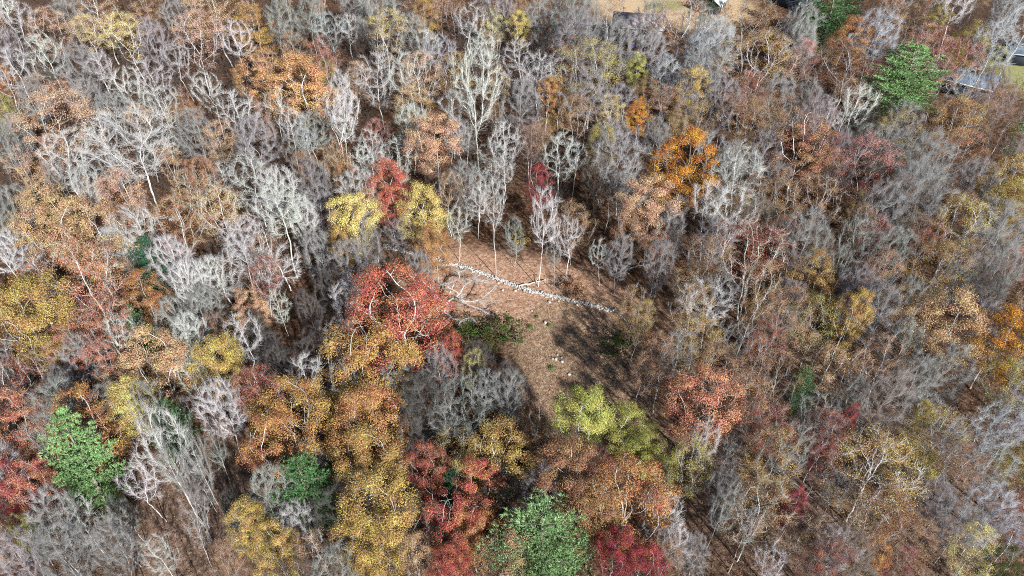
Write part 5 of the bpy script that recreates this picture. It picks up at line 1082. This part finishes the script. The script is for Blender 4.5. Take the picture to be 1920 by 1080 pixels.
('S',-81.6,124.0,10.2,5.3,'pe','g',0,281,-0.1,3.6,'small peach tree with thinning leaves, above the wide tan-orange tree'),
('S',114.6,209.1,13.6,7.6,'ta','g',1,53,0.7,-2.4,'small tan tree with thinning leaves, above-left of the olive top-right tree'),
('S',68.2,166.4,12.6,6.4,'br','g',0,183,0.2,-2.7,'small brown tree with thinning leaves, below-right of the ochre dome tree'),
('S',-77.5,142.9,15.2,5.7,'ta','w',5,21,1.4,-2.8,'small tan tree with thinning leaves, above-right of the great white forked tree'),
('S',141.8,231.4,11.1,8.1,'br','g',3,34,1.8,1.7,'small brown tree with thinning leaves, above the olive top-right tree'),
('S',-53.8,147.4,13.1,5.7,'pe','g',0,352,1.5,-1.8,'small peach tree with thinning leaves, below-left of the tall orange twin-trunk tree'),
('S',54.1,183.9,11.1,6.7,'ta','b',1,216,2.4,1.4,'small tan tree with thinning leaves, left of the ochre dome tree'),
('S',-62.1,180.3,11.4,6.6,'o','w',5,192,1.9,-0.3,'small orange tree with thinning leaves, below the flat amber tree'),
('S',-40.4,223.0,14.1,7.5,'pe','w',5,95,-3.1,0.7,'small peach tree with thinning leaves, above-right of the tall orange twin-trunk tree'),
('S',-65.1,205.5,11.8,6.9,'br','w',1,355,-2.3,-0.7,'small brown tree with thinning leaves, above-right of the flat amber tree'),
('S',-2.8,161.2,14.5,5.6,'ta','w',3,272,1.8,-1.3,'small tan tree with thinning leaves, right of the white fan-shaped tree'),
('S',1.4,222.4,11.0,7.2,'ta','w',0,79,5.9,-2.5,'small tan tree with thinning leaves, above the small pale yellow tree'),
('S',87.2,174.0,11.6,5.9,'dr','l',4,352,-3.8,2.4,'small russet tree with thinning leaves, left of the big upper-right pine'),
('S',98.9,186.9,15.4,6.2,'db','g',4,250,0.4,-9.9,'small dark brown tree with thinning leaves, above the big upper-right pine'),
('S',-20.6,217.2,13.0,6.9,'o','w',2,336,-1.9,1.4,'small orange tree with thinning leaves, left of the small pale yellow tree'),
('S',34.6,143.1,13.1,5.0,'oc','l',5,296,-4.0,-1.6,'small ochre tree with thinning leaves, above the glowing orange tree'),
('S',-3.1,150.1,11.5,5.1,'br','w',2,337,5.2,-2.4,'small brown tree with thinning leaves, below-right of the white fan-shaped tree'),
('S',68.1,183.8,13.7,5.7,'ta','b',5,221,3.8,1.5,'small tan tree with thinning leaves, above-right of the ochre dome tree'),
('S',-7.2,212.5,15.0,6.0,'ta','g',1,107,6.1,1.5,'small tan tree with thinning leaves, above-left of the small pale yellow tree'),
('S',-93.3,221.7,10.6,6.2,'pe','w',2,286,-2.2,3.4,'small peach tree with thinning leaves, left of the flat amber tree'),
('S',2.3,217.2,10.7,6.0,'o','g',2,41,1.3,1.2,'small orange tree with thinning leaves, above the small pale yellow tree'),
('S',-57.1,222.0,14.8,5.8,'pe','w',4,358,1.0,2.2,'small peach tree with thinning leaves, above-right of the flat amber tree'),
('S',-75.2,215.4,14.8,5.6,'o','w',0,188,-1.4,0.4,'small orange tree with thinning leaves, above the flat amber tree'),
('S',80.6,201.1,10.8,5.1,'ol','g',4,196,-4.0,-0.3,'small olive tree with thinning leaves, below-left of the pine at the top edge'),
('S',-143.6,208.8,11.0,5.2,'o','w',2,201,-4.1,3.5,'small orange tree with thinning leaves, left of the pale yellow top-left tree'),
('S',-136.1,229.6,13.2,5.5,'pe','w',0,265,-4.2,0.8,'small peach tree with thinning leaves, above-left of the pale yellow top-left tree'),
('S',-43.2,225.5,13.2,5.4,'br','w',2,319,-3.2,5.1,'small brown tree with thinning leaves, right of the flat amber tree'),
('S',120.8,216.6,14.9,5.2,'dr','l',2,50,-3.6,-2.5,'small russet tree with thinning leaves, above-left of the olive top-right tree'),
('S',-68.4,229.8,12.3,5.2,'o','w',4,339,1.1,-4.0,'small orange tree with thinning leaves, above-right of the flat amber tree'),
]
for row in TREES: place_tree(*row)
understory([(-61.7,161.8,15.3,7.1,2,221), (83.5,125.6,10.1,6.1,0,72), (-84.7,155.0,13.7,6.9,0,239), (-46.2,88.8,11.3,4.8,0,81), (-45.3,132.2,13.6,6.1,1,274), (-104.3,143.1,14.2,6.5,3,12), (25.1,122.6,11.6,5.9,3,123), (15.2,115.9,14.4,5.6,1,141), (-20.7,100.4,15.2,5.1,2,270), (-104.1,133.0,11.5,6.1,3,221), (-74.1,142.5,12.4,6.4,3,88), (-92.5,147.2,11.1,6.6,2,358), (-89.6,156.7,13.5,6.8,0,52), (-10.5,171.5,11.6,7.3,2,1), (41.1,124.3,11.0,5.8,3,116), (-59.2,101.2,12.7,5.1,0,183), (-64.9,116.5,11.7,5.5,2,78), (28.7,139.9,11.5,6.2,0,326), (-42.2,162.6,14.3,6.9,2,30), (-32.2,173.9,12.8,7.2,1,2), (30.5,102.8,12.0,5.1,1,145), (-77.6,163.0,11.8,6.9,1,268), (7.5,174.7,14.1,7.2,0,354), (-15.2,119.7,15.9,5.5,0,250), (-50.0,101.7,11.5,5.0,2,182), (-2.8,121.8,10.5,5.6,3,149), (-27.5,184.4,15.2,7.4,0,109), (27.8,163.0,13.4,6.7,0,275), (-59.5,91.3,15.1,4.5,1,44), (2.9,126.9,15.9,5.6,3,332), (-123.4,179.7,14.0,7.1,1,250), (-93.5,173.3,14.9,6.9,2,287), (-77.5,121.5,13.8,5.4,1,319), (85.1,129.4,15.0,5.6,1,114), (-4.6,172.1,14.3,6.9,2,127), (4.3,145.5,15.0,6.1,0,144), (-4.2,144.7,13.1,6.1,1,324), (-133.9,191.2,13.5,7.4,2,294), (-95.4,118.1,13.5,5.3,2,3), (-8.2,178.2,11.0,7.0,2,256), (-34.1,117.1,13.7,5.2,0,10), (-99.8,123.0,13.2,5.4,2,175), (-54.5,192.2,14.8,7.3,0,211), (-76.8,96.0,13.1,4.6,3,107), (-126.2,176.5,13.8,6.8,2,256), (92.9,129.3,14.7,5.4,0,109), (5.9,117.4,12.1,5.1,3,102), (-52.9,121.7,10.8,5.3,3,109), (-86.3,132.2,14.2,5.5,0,156), (-23.3,136.4,14.4,5.6,2,217), (-13.0,182.3,14.0,6.8,0,352), (-33.5,162.9,11.7,6.3,1,318), (-63.6,156.9,13.8,6.1,3,231), (-93.9,159.2,11.0,6.2,3,79), (71.0,159.8,12.6,6.2,1,260), (-70.1,140.2,10.7,5.7,2,315), (-20.5,192.5,14.0,7.0,2,189), (-96.7,197.4,13.3,7.2,3,175), (73.9,126.4,11.8,5.2,3,283), (84.1,140.9,11.7,5.6,2,5), (-72.6,169.6,13.2,6.4,3,135), (-31.0,147.5,10.4,5.8,1,105), (-9.3,146.1,15.5,5.7,1,122), (-57.2,132.2,11.5,5.3,3,207), (116.9,195.0,12.9,7.0,2,210), (-37.4,182.7,15.5,6.6,3,174), (-11.4,131.0,10.2,5.3,1,315), (9.4,194.0,14.5,6.9,1,235), (-60.2,153.6,14.3,5.8,2,241), (-48.7,131.8,10.3,5.3,0,155), (-50.8,143.9,11.9,5.6,0,68), (35.7,160.7,14.7,6.0,1,244), (12.0,206.6,14.8,7.1,3,176), (-91.1,115.2,15.5,4.7,2,213), (-67.8,177.3,13.3,6.4,0,270), (-41.4,196.9,12.1,6.9,0,249), (-125.3,191.8,13.6,6.7,2,144), (-27.3,169.2,14.1,6.1,2,76), (-33.6,150.5,10.6,5.7,2,328), (120.3,195.0,14.6,6.8,3,161), (-0.4,144.7,10.1,5.5,0,54), (-46.1,188.4,14.8,6.6,1,265), (-8.1,133.0,12.9,5.2,0,304), (9.4,124.7,11.8,4.9,0,179), (52.7,164.8,11.5,6.0,2,203), (-142.6,219.1,13.8,7.3,0,183), (-29.5,220.4,13.5,7.3,2,177), (71.4,117.0,10.7,4.7,0,141), (-71.0,129.4,10.7,5.0,0,104), (103.0,215.4,13.9,7.1,3,227), (-72.1,218.2,15.8,7.2,0,121), (-12.9,157.2,12.9,5.7,2,282), (-80.6,167.1,15.2,5.8,1,96), (-12.0,202.6,13.3,6.8,1,154), (11.0,202.5,12.4,6.8,0,197), (-76.4,170.9,11.0,6.0,1,91), (91.8,123.2,12.8,4.8,2,35), (86.5,121.7,15.9,4.7,1,121), (-83.2,134.3,11.2,5.0,1,170), (-39.9,187.5,13.8,6.3,3,307), (-31.8,197.7,15.8,6.5,3,2), (-50.5,218.3,11.8,7.0,3,149), (-110.0,168.3,12.4,5.8,1,271), (21.5,190.7,12.4,6.3,0,35), (-26.8,152.3,12.0,5.4,3,187), (-105.0,160.9,14.0,5.6,1,217), (-97.1,163.3,14.0,5.6,3,29), (80.7,151.8,14.7,5.3,3,78), (-64.1,132.8,10.1,4.9,0,238), (-46.0,147.5,11.4,5.2,1,117), (78.4,182.0,14.4,6.0,0,225), (-38.2,214.9,10.1,6.9,3,221), (-42.5,212.8,13.6,6.7,3,65), (-65.2,163.3,11.9,5.5,0,331), (-39.5,176.5,13.4,5.8,0,91), (-80.9,159.0,12.2,5.3,1,343), (91.4,178.4,15.1,5.8,2,222), (-24.2,172.7,13.6,5.6,3,343), (25.9,126.7,12.6,4.5,2,55), (-155.9,229.3,11.7,7.0,1,64), (-75.0,181.0,11.1,5.8,3,186), (-15.8,216.2,14.7,6.6,2,46), (-69.7,145.0,11.2,4.9,1,66), (80.3,155.4,15.0,5.1,0,241), (-79.8,171.3,10.4,5.5,2,202), (-131.1,209.4,15.9,6.3,2,152), (130.0,194.9,10.2,6.0,0,203), (142.8,219.7,10.0,6.6,1,250), (5.5,185.2,15.6,5.7,0,345), (-115.8,184.5,15.9,5.7,0,27), (-125.3,212.1,14.7,6.3,0,66), (-52.9,141.3,11.9,4.7,1,144), (119.1,162.2,13.3,5.1,3,291), (-118.0,197.5,15.9,5.9,1,212), (-13.9,198.0,14.1,5.9,0,190), (-104.0,176.1,12.9,5.4,0,151), (135.8,211.7,11.2,6.2,3,45), (-17.4,147.5,12.3,4.8,3,308), (-112.7,189.3,12.1,5.7,3,231), (-92.9,209.5,15.3,6.1,2,104), (-116.0,192.3,11.8,5.7,2,142), (-115.3,224.3,13.5,6.4,2,294), (-51.5,207.8,11.0,6.1,3,169), (2.8,177.4,10.4,5.4,1,185), (48.1,167.0,11.8,5.1,2,307), (2.2,161.0,11.8,4.9,0,204), (-89.5,178.6,14.4,5.3,0,171), (-34.8,217.5,12.6,6.1,3,29), (117.3,223.5,14.3,6.2,1,142), (-27.3,203.1,13.8,5.8,0,136), (121.3,211.4,13.3,5.9,2,141), (-99.7,182.1,14.4,5.3,1,322), (-4.3,168.3,11.1,5.0,3,154), (-30.6,231.1,11.5,6.2,1,354), (-19.7,188.0,10.4,5.3,1,48), (-115.3,172.1,11.3,5.0,3,161), (-64.3,217.4,15.5,5.8,2,169), (128.3,198.9,13.2,5.5,1,269), (-0.1,191.3,12.5,5.3,3,306), (-67.5,154.2,13.1,4.5,2,37), (133.9,219.2,11.3,5.9,0,118), (121.7,227.1,12.1,6.0,0,154), (-74.4,185.9,12.1,5.1,0,217), (-60.8,225.9,12.2,5.9,1,134), (-96.1,169.9,13.7,4.7,0,58), (127.2,213.2,11.8,5.5,3,91), (-124.0,166.1,11.2,4.6,3,14), (-147.1,214.5,12.3,5.5,2,201), (-88.0,185.1,10.0,4.9,3,226), (48.5,185.8,10.4,4.9,0,90), (74.7,172.6,14.8,4.6,1,169), (-110.2,180.9,12.0,4.8,2,16), (49.4,170.3,14.9,4.5,1,223), (37.2,172.9,11.1,4.6,0,195), (-3.8,181.1,11.5,4.7,0,329), (106.4,203.0,13.6,5.1,1,59), (98.5,217.6,12.0,5.3,2,311), (-60.5,187.5,14.4,4.7,3,268), (-51.0,193.1,13.5,4.8,1,153), (-43.3,181.9,14.4,4.6,0,2), (-101.7,220.0,14.0,5.3,0,266), (42.0,176.5,10.5,4.5,3,158), (-68.3,209.3,13.8,5.1,2,57), (19.4,207.0,11.0,5.1,0,233), (-7.4,187.2,13.8,4.7,1,160), (125.5,202.7,13.9,4.9,3,225), (-96.6,232.3,11.9,5.5,2,208), (-96.9,224.4,12.2,5.2,3,297), (-132.3,206.1,15.7,4.8,0,253), (-141.0,200.4,10.5,4.7,0,26), (-60.0,234.7,10.4,5.3,3,240), (-91.8,192.4,11.5,4.5,2,245), (-137.4,202.5,11.2,4.7,0,50), (-134.1,220.0,12.9,4.9,3,202), (-8.4,220.7,12.6,4.9,2,273), (120.5,207.0,12.7,4.6,2,290), (98.3,210.8,11.9,4.7,0,153), (-9.4,231.8,10.2,5.0,3,185), (148.7,220.4,12.8,4.7,0,93), (145.6,228.0,12.4,4.8,3,141), (-11.2,226.7,13.0,4.6,1,304), (132.1,223.8,13.1,4.6,3,155), (-32.6,228.4,12.2,4.5,0,316), (47.3,33.8,16.5,8.1,3,125), (117.5,123.2,17.8,7.9,1,321), (-40.3,38.7,16.1,7.1,1,294), (76.4,64.2,15.0,9.0,2,352), (-52.1,31.4,15.9,7.8,2,357), (89.4,81.2,15.6,8.9,1,10), (53.0,29.4,17.8,7.3,2,295), (-40.1,32.8,16.9,7.2,2,184), (21.3,37.1,15.9,7.0,0,265), (33.7,34.7,16.2,7.7,2,258), (112.8,115.6,15.1,8.2,3,298), (-30.9,34.6,16.0,8.6,1,148), (13.9,36.1,17.8,7.0,3,209), (77.0,78.1,15.7,7.4,1,334), (84.3,82.9,15.4,7.9,1,350), (120.2,133.8,16.9,8.1,1,163), (74.0,55.2,15.6,7.9,2,236), (41.2,34.1,17.3,8.5,0,102), (-10.2,36.8,18.8,7.5,3,335), (-1.0,35.0,19.0,7.4,2,178), (-21.2,34.7,17.7,7.0,2,277), (26.8,36.6,17.4,8.1,0,234), (100.0,112.5,16.7,8.6,1,216), (99.3,100.3,16.3,7.2,1,65), (-46.0,34.1,17.8,7.8,3,23), (111.0,124.0,18.6,8.7,2,149), (127.6,141.0,16.5,8.6,0,194), (62.0,38.8,17.2,8.6,3,159), (103.6,108.7,16.3,7.8,0,229), (70.3,65.1,15.0,7.8,2,82), (67.1,46.2,16.4,7.6,1,210), (88.4,88.3,14.4,8.8,2,109), (87.9,94.1,14.8,7.6,2,157), (94.4,88.0,14.2,8.7,2,328), (82.3,76.1,15.5,8.6,1,296), (113.5,144.1,16.5,7.3,2,292), (115.3,128.1,16.6,8.9,3,353), (102.7,120.8,14.7,8.2,2,126), (93.5,107.3,18.2,8.0,3,289), (-26.0,31.9,18.1,7.6,0,4), (52.7,35.1,18.3,7.8,2,10), (68.0,55.6,17.9,7.7,2,271), (8.1,31.5,18.1,8.7,3,3), (81.3,70.5,17.0,8.7,3,355), (104.3,102.4,15.3,8.6,3,212), (-15.8,36.9,14.5,8.8,2,57)])

wall([(17.6, 96.0), (13.5, 97.3), (9.3, 99.0), (3.8, 100.6), (-1.9, 103.5), (-7.8, 106.9), (-12.8, 109.0), (-17.9, 110.6), (-24.3, 113.6)],
     'long pale tumbled stone wall running diagonally across the forest floor above the clearing', 11, 0.6, 0.75)
wall([(-66, 122.3), (-72, 123.2), (-80, 124.4)], 'short pale stretch of stone wall glimpsed between trees at the far left', 12, .8, .7)

def loose(name, x, y, s, seed, label, group=None):
    rng = np.random.default_rng(seed); mb = MB(); stone(mb, (0, 0, s * .35), s, rng)
    o = mb.build(name, M_STONE); o.location = (x, y, ground_z(x, y)); return tag(o, label, 'stone', group)
G1 = 'pale stones lying in the clearing'
for i, (x, y, s, l) in enumerate([
    (7.3, 84.9, .3, 'flat grey stone at the top of the pile in the clearing'), (7.9, 84.3, .24, 'small grey stone at the right of the pile in the clearing'),
    (7.0, 83.9, .32, 'large pale stone at the left of the pile in the clearing'), (7.9, 83.4, .34, 'broad pale stone at the bottom of the pile in the clearing'),
    (6.5, 84.0, .2, 'small stone just outside the left side of the pile in the clearing'), (8.9, 80.6, .27, 'single pale stone below the pile, nearest the foot of the clearing'),
    (5.6, 92.6, .42, 'grey stone standing beside grass tufts at the upper end of the clearing'), (3.4, 95.6, .22, 'tiny white stone on the bare slope just below the wall'),
    (6.5, 98.0, .34, 'white stone lying below the middle of the wall by itself'), (-1.6, 100.9, .3, 'left one of two white stones below the wall'),
    (0.6, 100.8, .36, 'right one of two white stones below the wall'), (8.3, 88.5, .2, 'tiny pale stone above the pile in the clearing')]):
    loose('stone', x, y, s, 40 + i, l, G1)

def log(x, y, ang, L, r, seed, label, col, z=0.25):
    rng = np.random.default_rng(seed); n = 9; t = np.linspace(0, L, n); side = np.cumsum(rng.normal(size=n) * .16)
    nd = np.stack([t, side, np.full(n, 0.) + rng.normal(size=n) * .04], 1); par = list(range(-1, n - 1)); rr = list(r * (1 - .6 * t / L)); nodes = list(nd)
    for k in range(4):
        b = rng.integers(3, n - 1); p = b
        dvec = norm(np.array([.8, rng.choice([-1, 1]) * .8, .45]))
        for q in range(3):
            nodes.append(nodes[p] + dvec * .55 + rng.normal(size=3) * .08); par.append(p); rr.append(r * (.35 - .1 * q)); p = len(nodes) - 1
    me = limb_mesh('fallen_log', np.array(nodes), np.array(par), np.array(rr), M_BARK, 1.0)
    o = bpy.data.objects.new('fallen_log', me); COL.objects.link(o); o.location = (x, y, ground_z(x, y) + z); o.rotation_euler = (0, 0, math.radians(ang))
    o.color = (*col, 1); return tag(o, label, 'log')
log(1.2, 101.9, 18, 5.2, .17, 1, 'pale crooked branch lying beside the upper side of the stone wall', (.58, .52, .45))
log(18.5, 106.6, 12, 7.5, .16, 2, 'long grey fallen trunk lying among shadows right of the stone wall', (.40, .38, .36), .5)
log(-38.5, 52.8, 118, 4.5, .14, 3, 'broken pale log lying near the foot of the leaning white tree', (.6, .56, .5))
log(-21, 73, 65, 6, .14, 4, 'thin fallen log lying under the trees left of the amber tree', (.4, .37, .34))
log(36, 63, -50, 7, .16, 5, 'dark fallen trunk in the shade below the salmon-red tree', (.3, .27, .24))

def tuft(x, y, s, label):
    rng = np.random.default_rng(int(x * 100)); n = 260; B = rng.normal(size=(n, 3)) * [s * .2, s * .2, 0]; mb = MB()
    spikes(mb, B, B + np.stack([rng.normal(size=n) * .16, rng.normal(size=n) * .16, rng.uniform(.2, .6, n) * s], 1), np.full(n, .025))
    o = mb.build('grass_tuft', M_NEEDLE); o.location = (x, y, ground_z(x, y)); o.color = (.12, .22, .05, 1); return tag(o, label, 'grass tuft', 'green tufts in the clearing')
tuft(3.0, 91.4, 1.0, 'green tuft left of the upper stone in the clearing'); tuft(6.2, 92.0, .8, 'green tuft right of the upper stone in the clearing')
tuft(6.2, 82.0, .9, 'green tuft below-left of the pile of pale stones'); tuft(4.2, 94.0, .7, 'small green tuft highest up in the clearing')

# ------------------------------------------------------------------ houses
def house(label, x, y, rz, L, D, h, rise, mw, mr, windows=True, chimney=None, over=.5, name='house'):
    """gabled house, ridge along local x, front towards local -y"""
    t = thing(name, label, 'house', (x, y, ground_z(x, y)), math.radians(rz))
    b = MB(); b.box(-L / 2, L / 2, -D / 2, D / 2, -.5, h)
    b.add([(-L / 2 + .003, -D / 2 + .003, h), (-L / 2 + .003, D / 2 - .003, h), (-L / 2 + .003, 0, h + rise - .15)], [(0, 1, 2)])
    b.add([(L / 2 - .003, -D / 2 + .003, h), (L / 2 - .003, 0, h + rise - .15), (L / 2 - .003, D / 2 - .003, h)], [(0, 1, 2)])
    b.build('wall', mw, t)
    r = MB(); xo = L / 2 + over; yo = D / 2 + over; zl = h - over * rise / (D / 2)
    for sgn in (-1, 1):
        v = [(-xo, sgn * yo, zl), (xo, sgn * yo, zl), (xo, 0, h + rise), (-xo, 0, h + rise)]
        v += [(a, c, d + .22) for a, c, d in v]
        r.add(v, [(0, 1, 2, 3), (4, 7, 6, 5), (0, 4, 5, 1), (1, 5, 6, 2), (3, 2, 6, 7), (0, 3, 7, 4)])
    ro = r.build('roof', mr, t)
    f = MB(); f.box(-xo - .02, xo + .02, -yo - .16, -yo - .002, zl - .05, zl + .2); f.build('gutter', M_WHITE, t)
    for sgn in (-1, 1):
        g = MB(); xx = sgn * (xo + .03)
        for s2 in (-1, 1):
            v = [(xx, s2 * yo, zl), (xx + sgn * .08, s2 * yo, zl), (xx + sgn * .08, 0, h + rise), (xx, 0, h + rise)]; v += [(a, c, d + .27) for a, c, d in v]
            g.add(v, [(0, 1, 2, 3), (4, 7, 6, 5), (0, 4, 5, 1), (1, 5, 6, 2), (3, 2, 6, 7), (0, 3, 7, 4)])
        g.build('rake_board', M_WHITE, t)
    if windows:
        n = max(2, int(L / 3.2)); rows = [1.0] if h < 4 else [.9, 3.5]
        for z0 in rows:
            for k in range(n):
                cx = -L / 2 + L * (k + .5) / n
                if z0 < 1.5 and k == n // 2:
                    d = MB(); d.box(cx - .5, cx + .5, -D / 2 - .06, -D / 2 - .002, 0, 2.1); dd = d.build('door', M_WHITE, t)
                    hn = MB(); hn.box(cx + .32, cx + .42, -D / 2 - .13, -D / 2 - .062, 1.0, 1.1); hn.build('handle', M_GLASS, dd); continue
                wf = MB()
                for (a0, a1, b0, b1) in ((-.75, .75, 1.4, 1.52), (-.75, .75, -.02, .1), (-.75, -.63, .102, 1.398), (.63, .75, .102, 1.398), (-.05, .05, .102, 1.398)):
                    wf.box(cx + a0, cx + a1, -D / 2 - .09, -D / 2 - .002, z0 + b0, z0 + b1)
                w_ = wf.build('window', M_WHITE, t)
                pn = MB(); pn.box(cx - .629, cx + .629, -D / 2 - .05, -D / 2 - .003, z0 + .103, z0 + 1.397); pn.build('pane', M_GLASS, w_)
    if chimney:
        c = MB(); cx, cy = chimney; c.box(cx - .4, cx + .4, cy - .35, cy + .35, h, h + rise + 1.0); c.box(cx - .48, cx + .48, cy - .43, cy + .43, h + rise + 1.001, h + rise + 1.2)
        c.build('chimney', M_BRICK, ro)
    return t
house('pink-grey-roofed house with white-framed windows, half hidden by brown trees', 36.5, 214, -12, 14, 8, 5.6, 2.4, M_WALLG, M_ROOFA, chimney=(-4.5, .9))
house('small house with pale blue-white roof on the tan lawn at the top edge', 63.5, 240, 62, 10, 7, 3.4, 2.2, M_WALLD, M_ROOFC)
house('house with pale blue-grey roof and dark wall, behind the pine at the top edge', 92, 243, 35, 13, 8, 4.5, 2.4, M_WALLD, M_ROOFC)
house('long house with streaked blue-grey roof and dark wall beneath the trees at upper right', 116, 181, -38, 14, 8, 3.6, 2.0, M_WALLD, M_ROOFB, windows=False, chimney=(2.5, -.7))
house('far dark house with a white roof edge, cut by the right side of the picture', 142, 199, -14, 12, 7, 3.4, 1.8, M_WALLD, M_ROOFB, windows=False)

# small things round the first house
def crate_like(name, x, y, rz, dims, m, label, cat):
    t = thing(name, label, cat, (x, y, ground_z(x, y)), math.radians(rz)); a, b, c = dims
    q = MB(); q.box(-a / 2, a / 2, -b / 2, b / 2, 0, c); q.build('body', m, t)
    l = MB(); l.box(-a / 2 - .05, a / 2 + .05, -b / 2 - .05, b / 2 + .05, c + .002, c + .1); l.build('lid', M_WHITE, t); return t
crate_like('storage_box', 35.0, 203.5, 10, (1.3, .9, 1.0), M_WHITE, 'white storage box beside the foot of the house with white-framed windows', 'box')
M_BLUE = plain('blue_tarp', (.04, .07, .35), .5)
t = thing('wheelbarrow', 'blue wheelbarrow on the ground in front of the house with white-framed windows', 'wheelbarrow', (34.4, 207.5, ground_z(34.4, 207.5)), 1.0)
q = MB(); q.add([(-.5, -.35, .35), (.5, -.35, .35), (.5, .35, .35), (-.5, .35, .35), (-.75, -.5, .8), (.8, -.5, .8), (.8, .5, .8), (-.75, .5, .8)],
                [(3, 2, 1, 0), (0, 1, 5, 4), (1, 2, 6, 5), (2, 3, 7, 6), (3, 0, 4, 7)]); q.build('tray', M_BLUE, t)
for s in (-.3, .3):
    q = MB(); spikes(q, np.array([[.9, s * .3, .25]]), np.array([[-1.5, s, .75]]), np.array([.04])); q.build('handle', M_BRICK, t)
    q = MB(); q.box(-.5, -.44, s - .03, s + .03, 0, .349); q.build('leg', M_GLASS, t)
q = MB(); an = np.arange(14) * 2 * math.pi / 14
V = [(.95 + .24 * math.cos(a), yy, .24 + .24 * math.sin(a)) for yy in (-.06, .06) for a in an]
q.add(V, [(i, (i + 1) % 14, 14 + (i + 1) % 14, 14 + i) for i in range(14)]); q.add(V[:14], [tuple(range(14))]); q.add(V[14:], [tuple(range(13, -1, -1))]); q.build('wheel', M_GLASS, t)

print('objects', len(bpy.data.objects), 'tris', sum(len(m.polygons) for m in bpy.data.meshes))
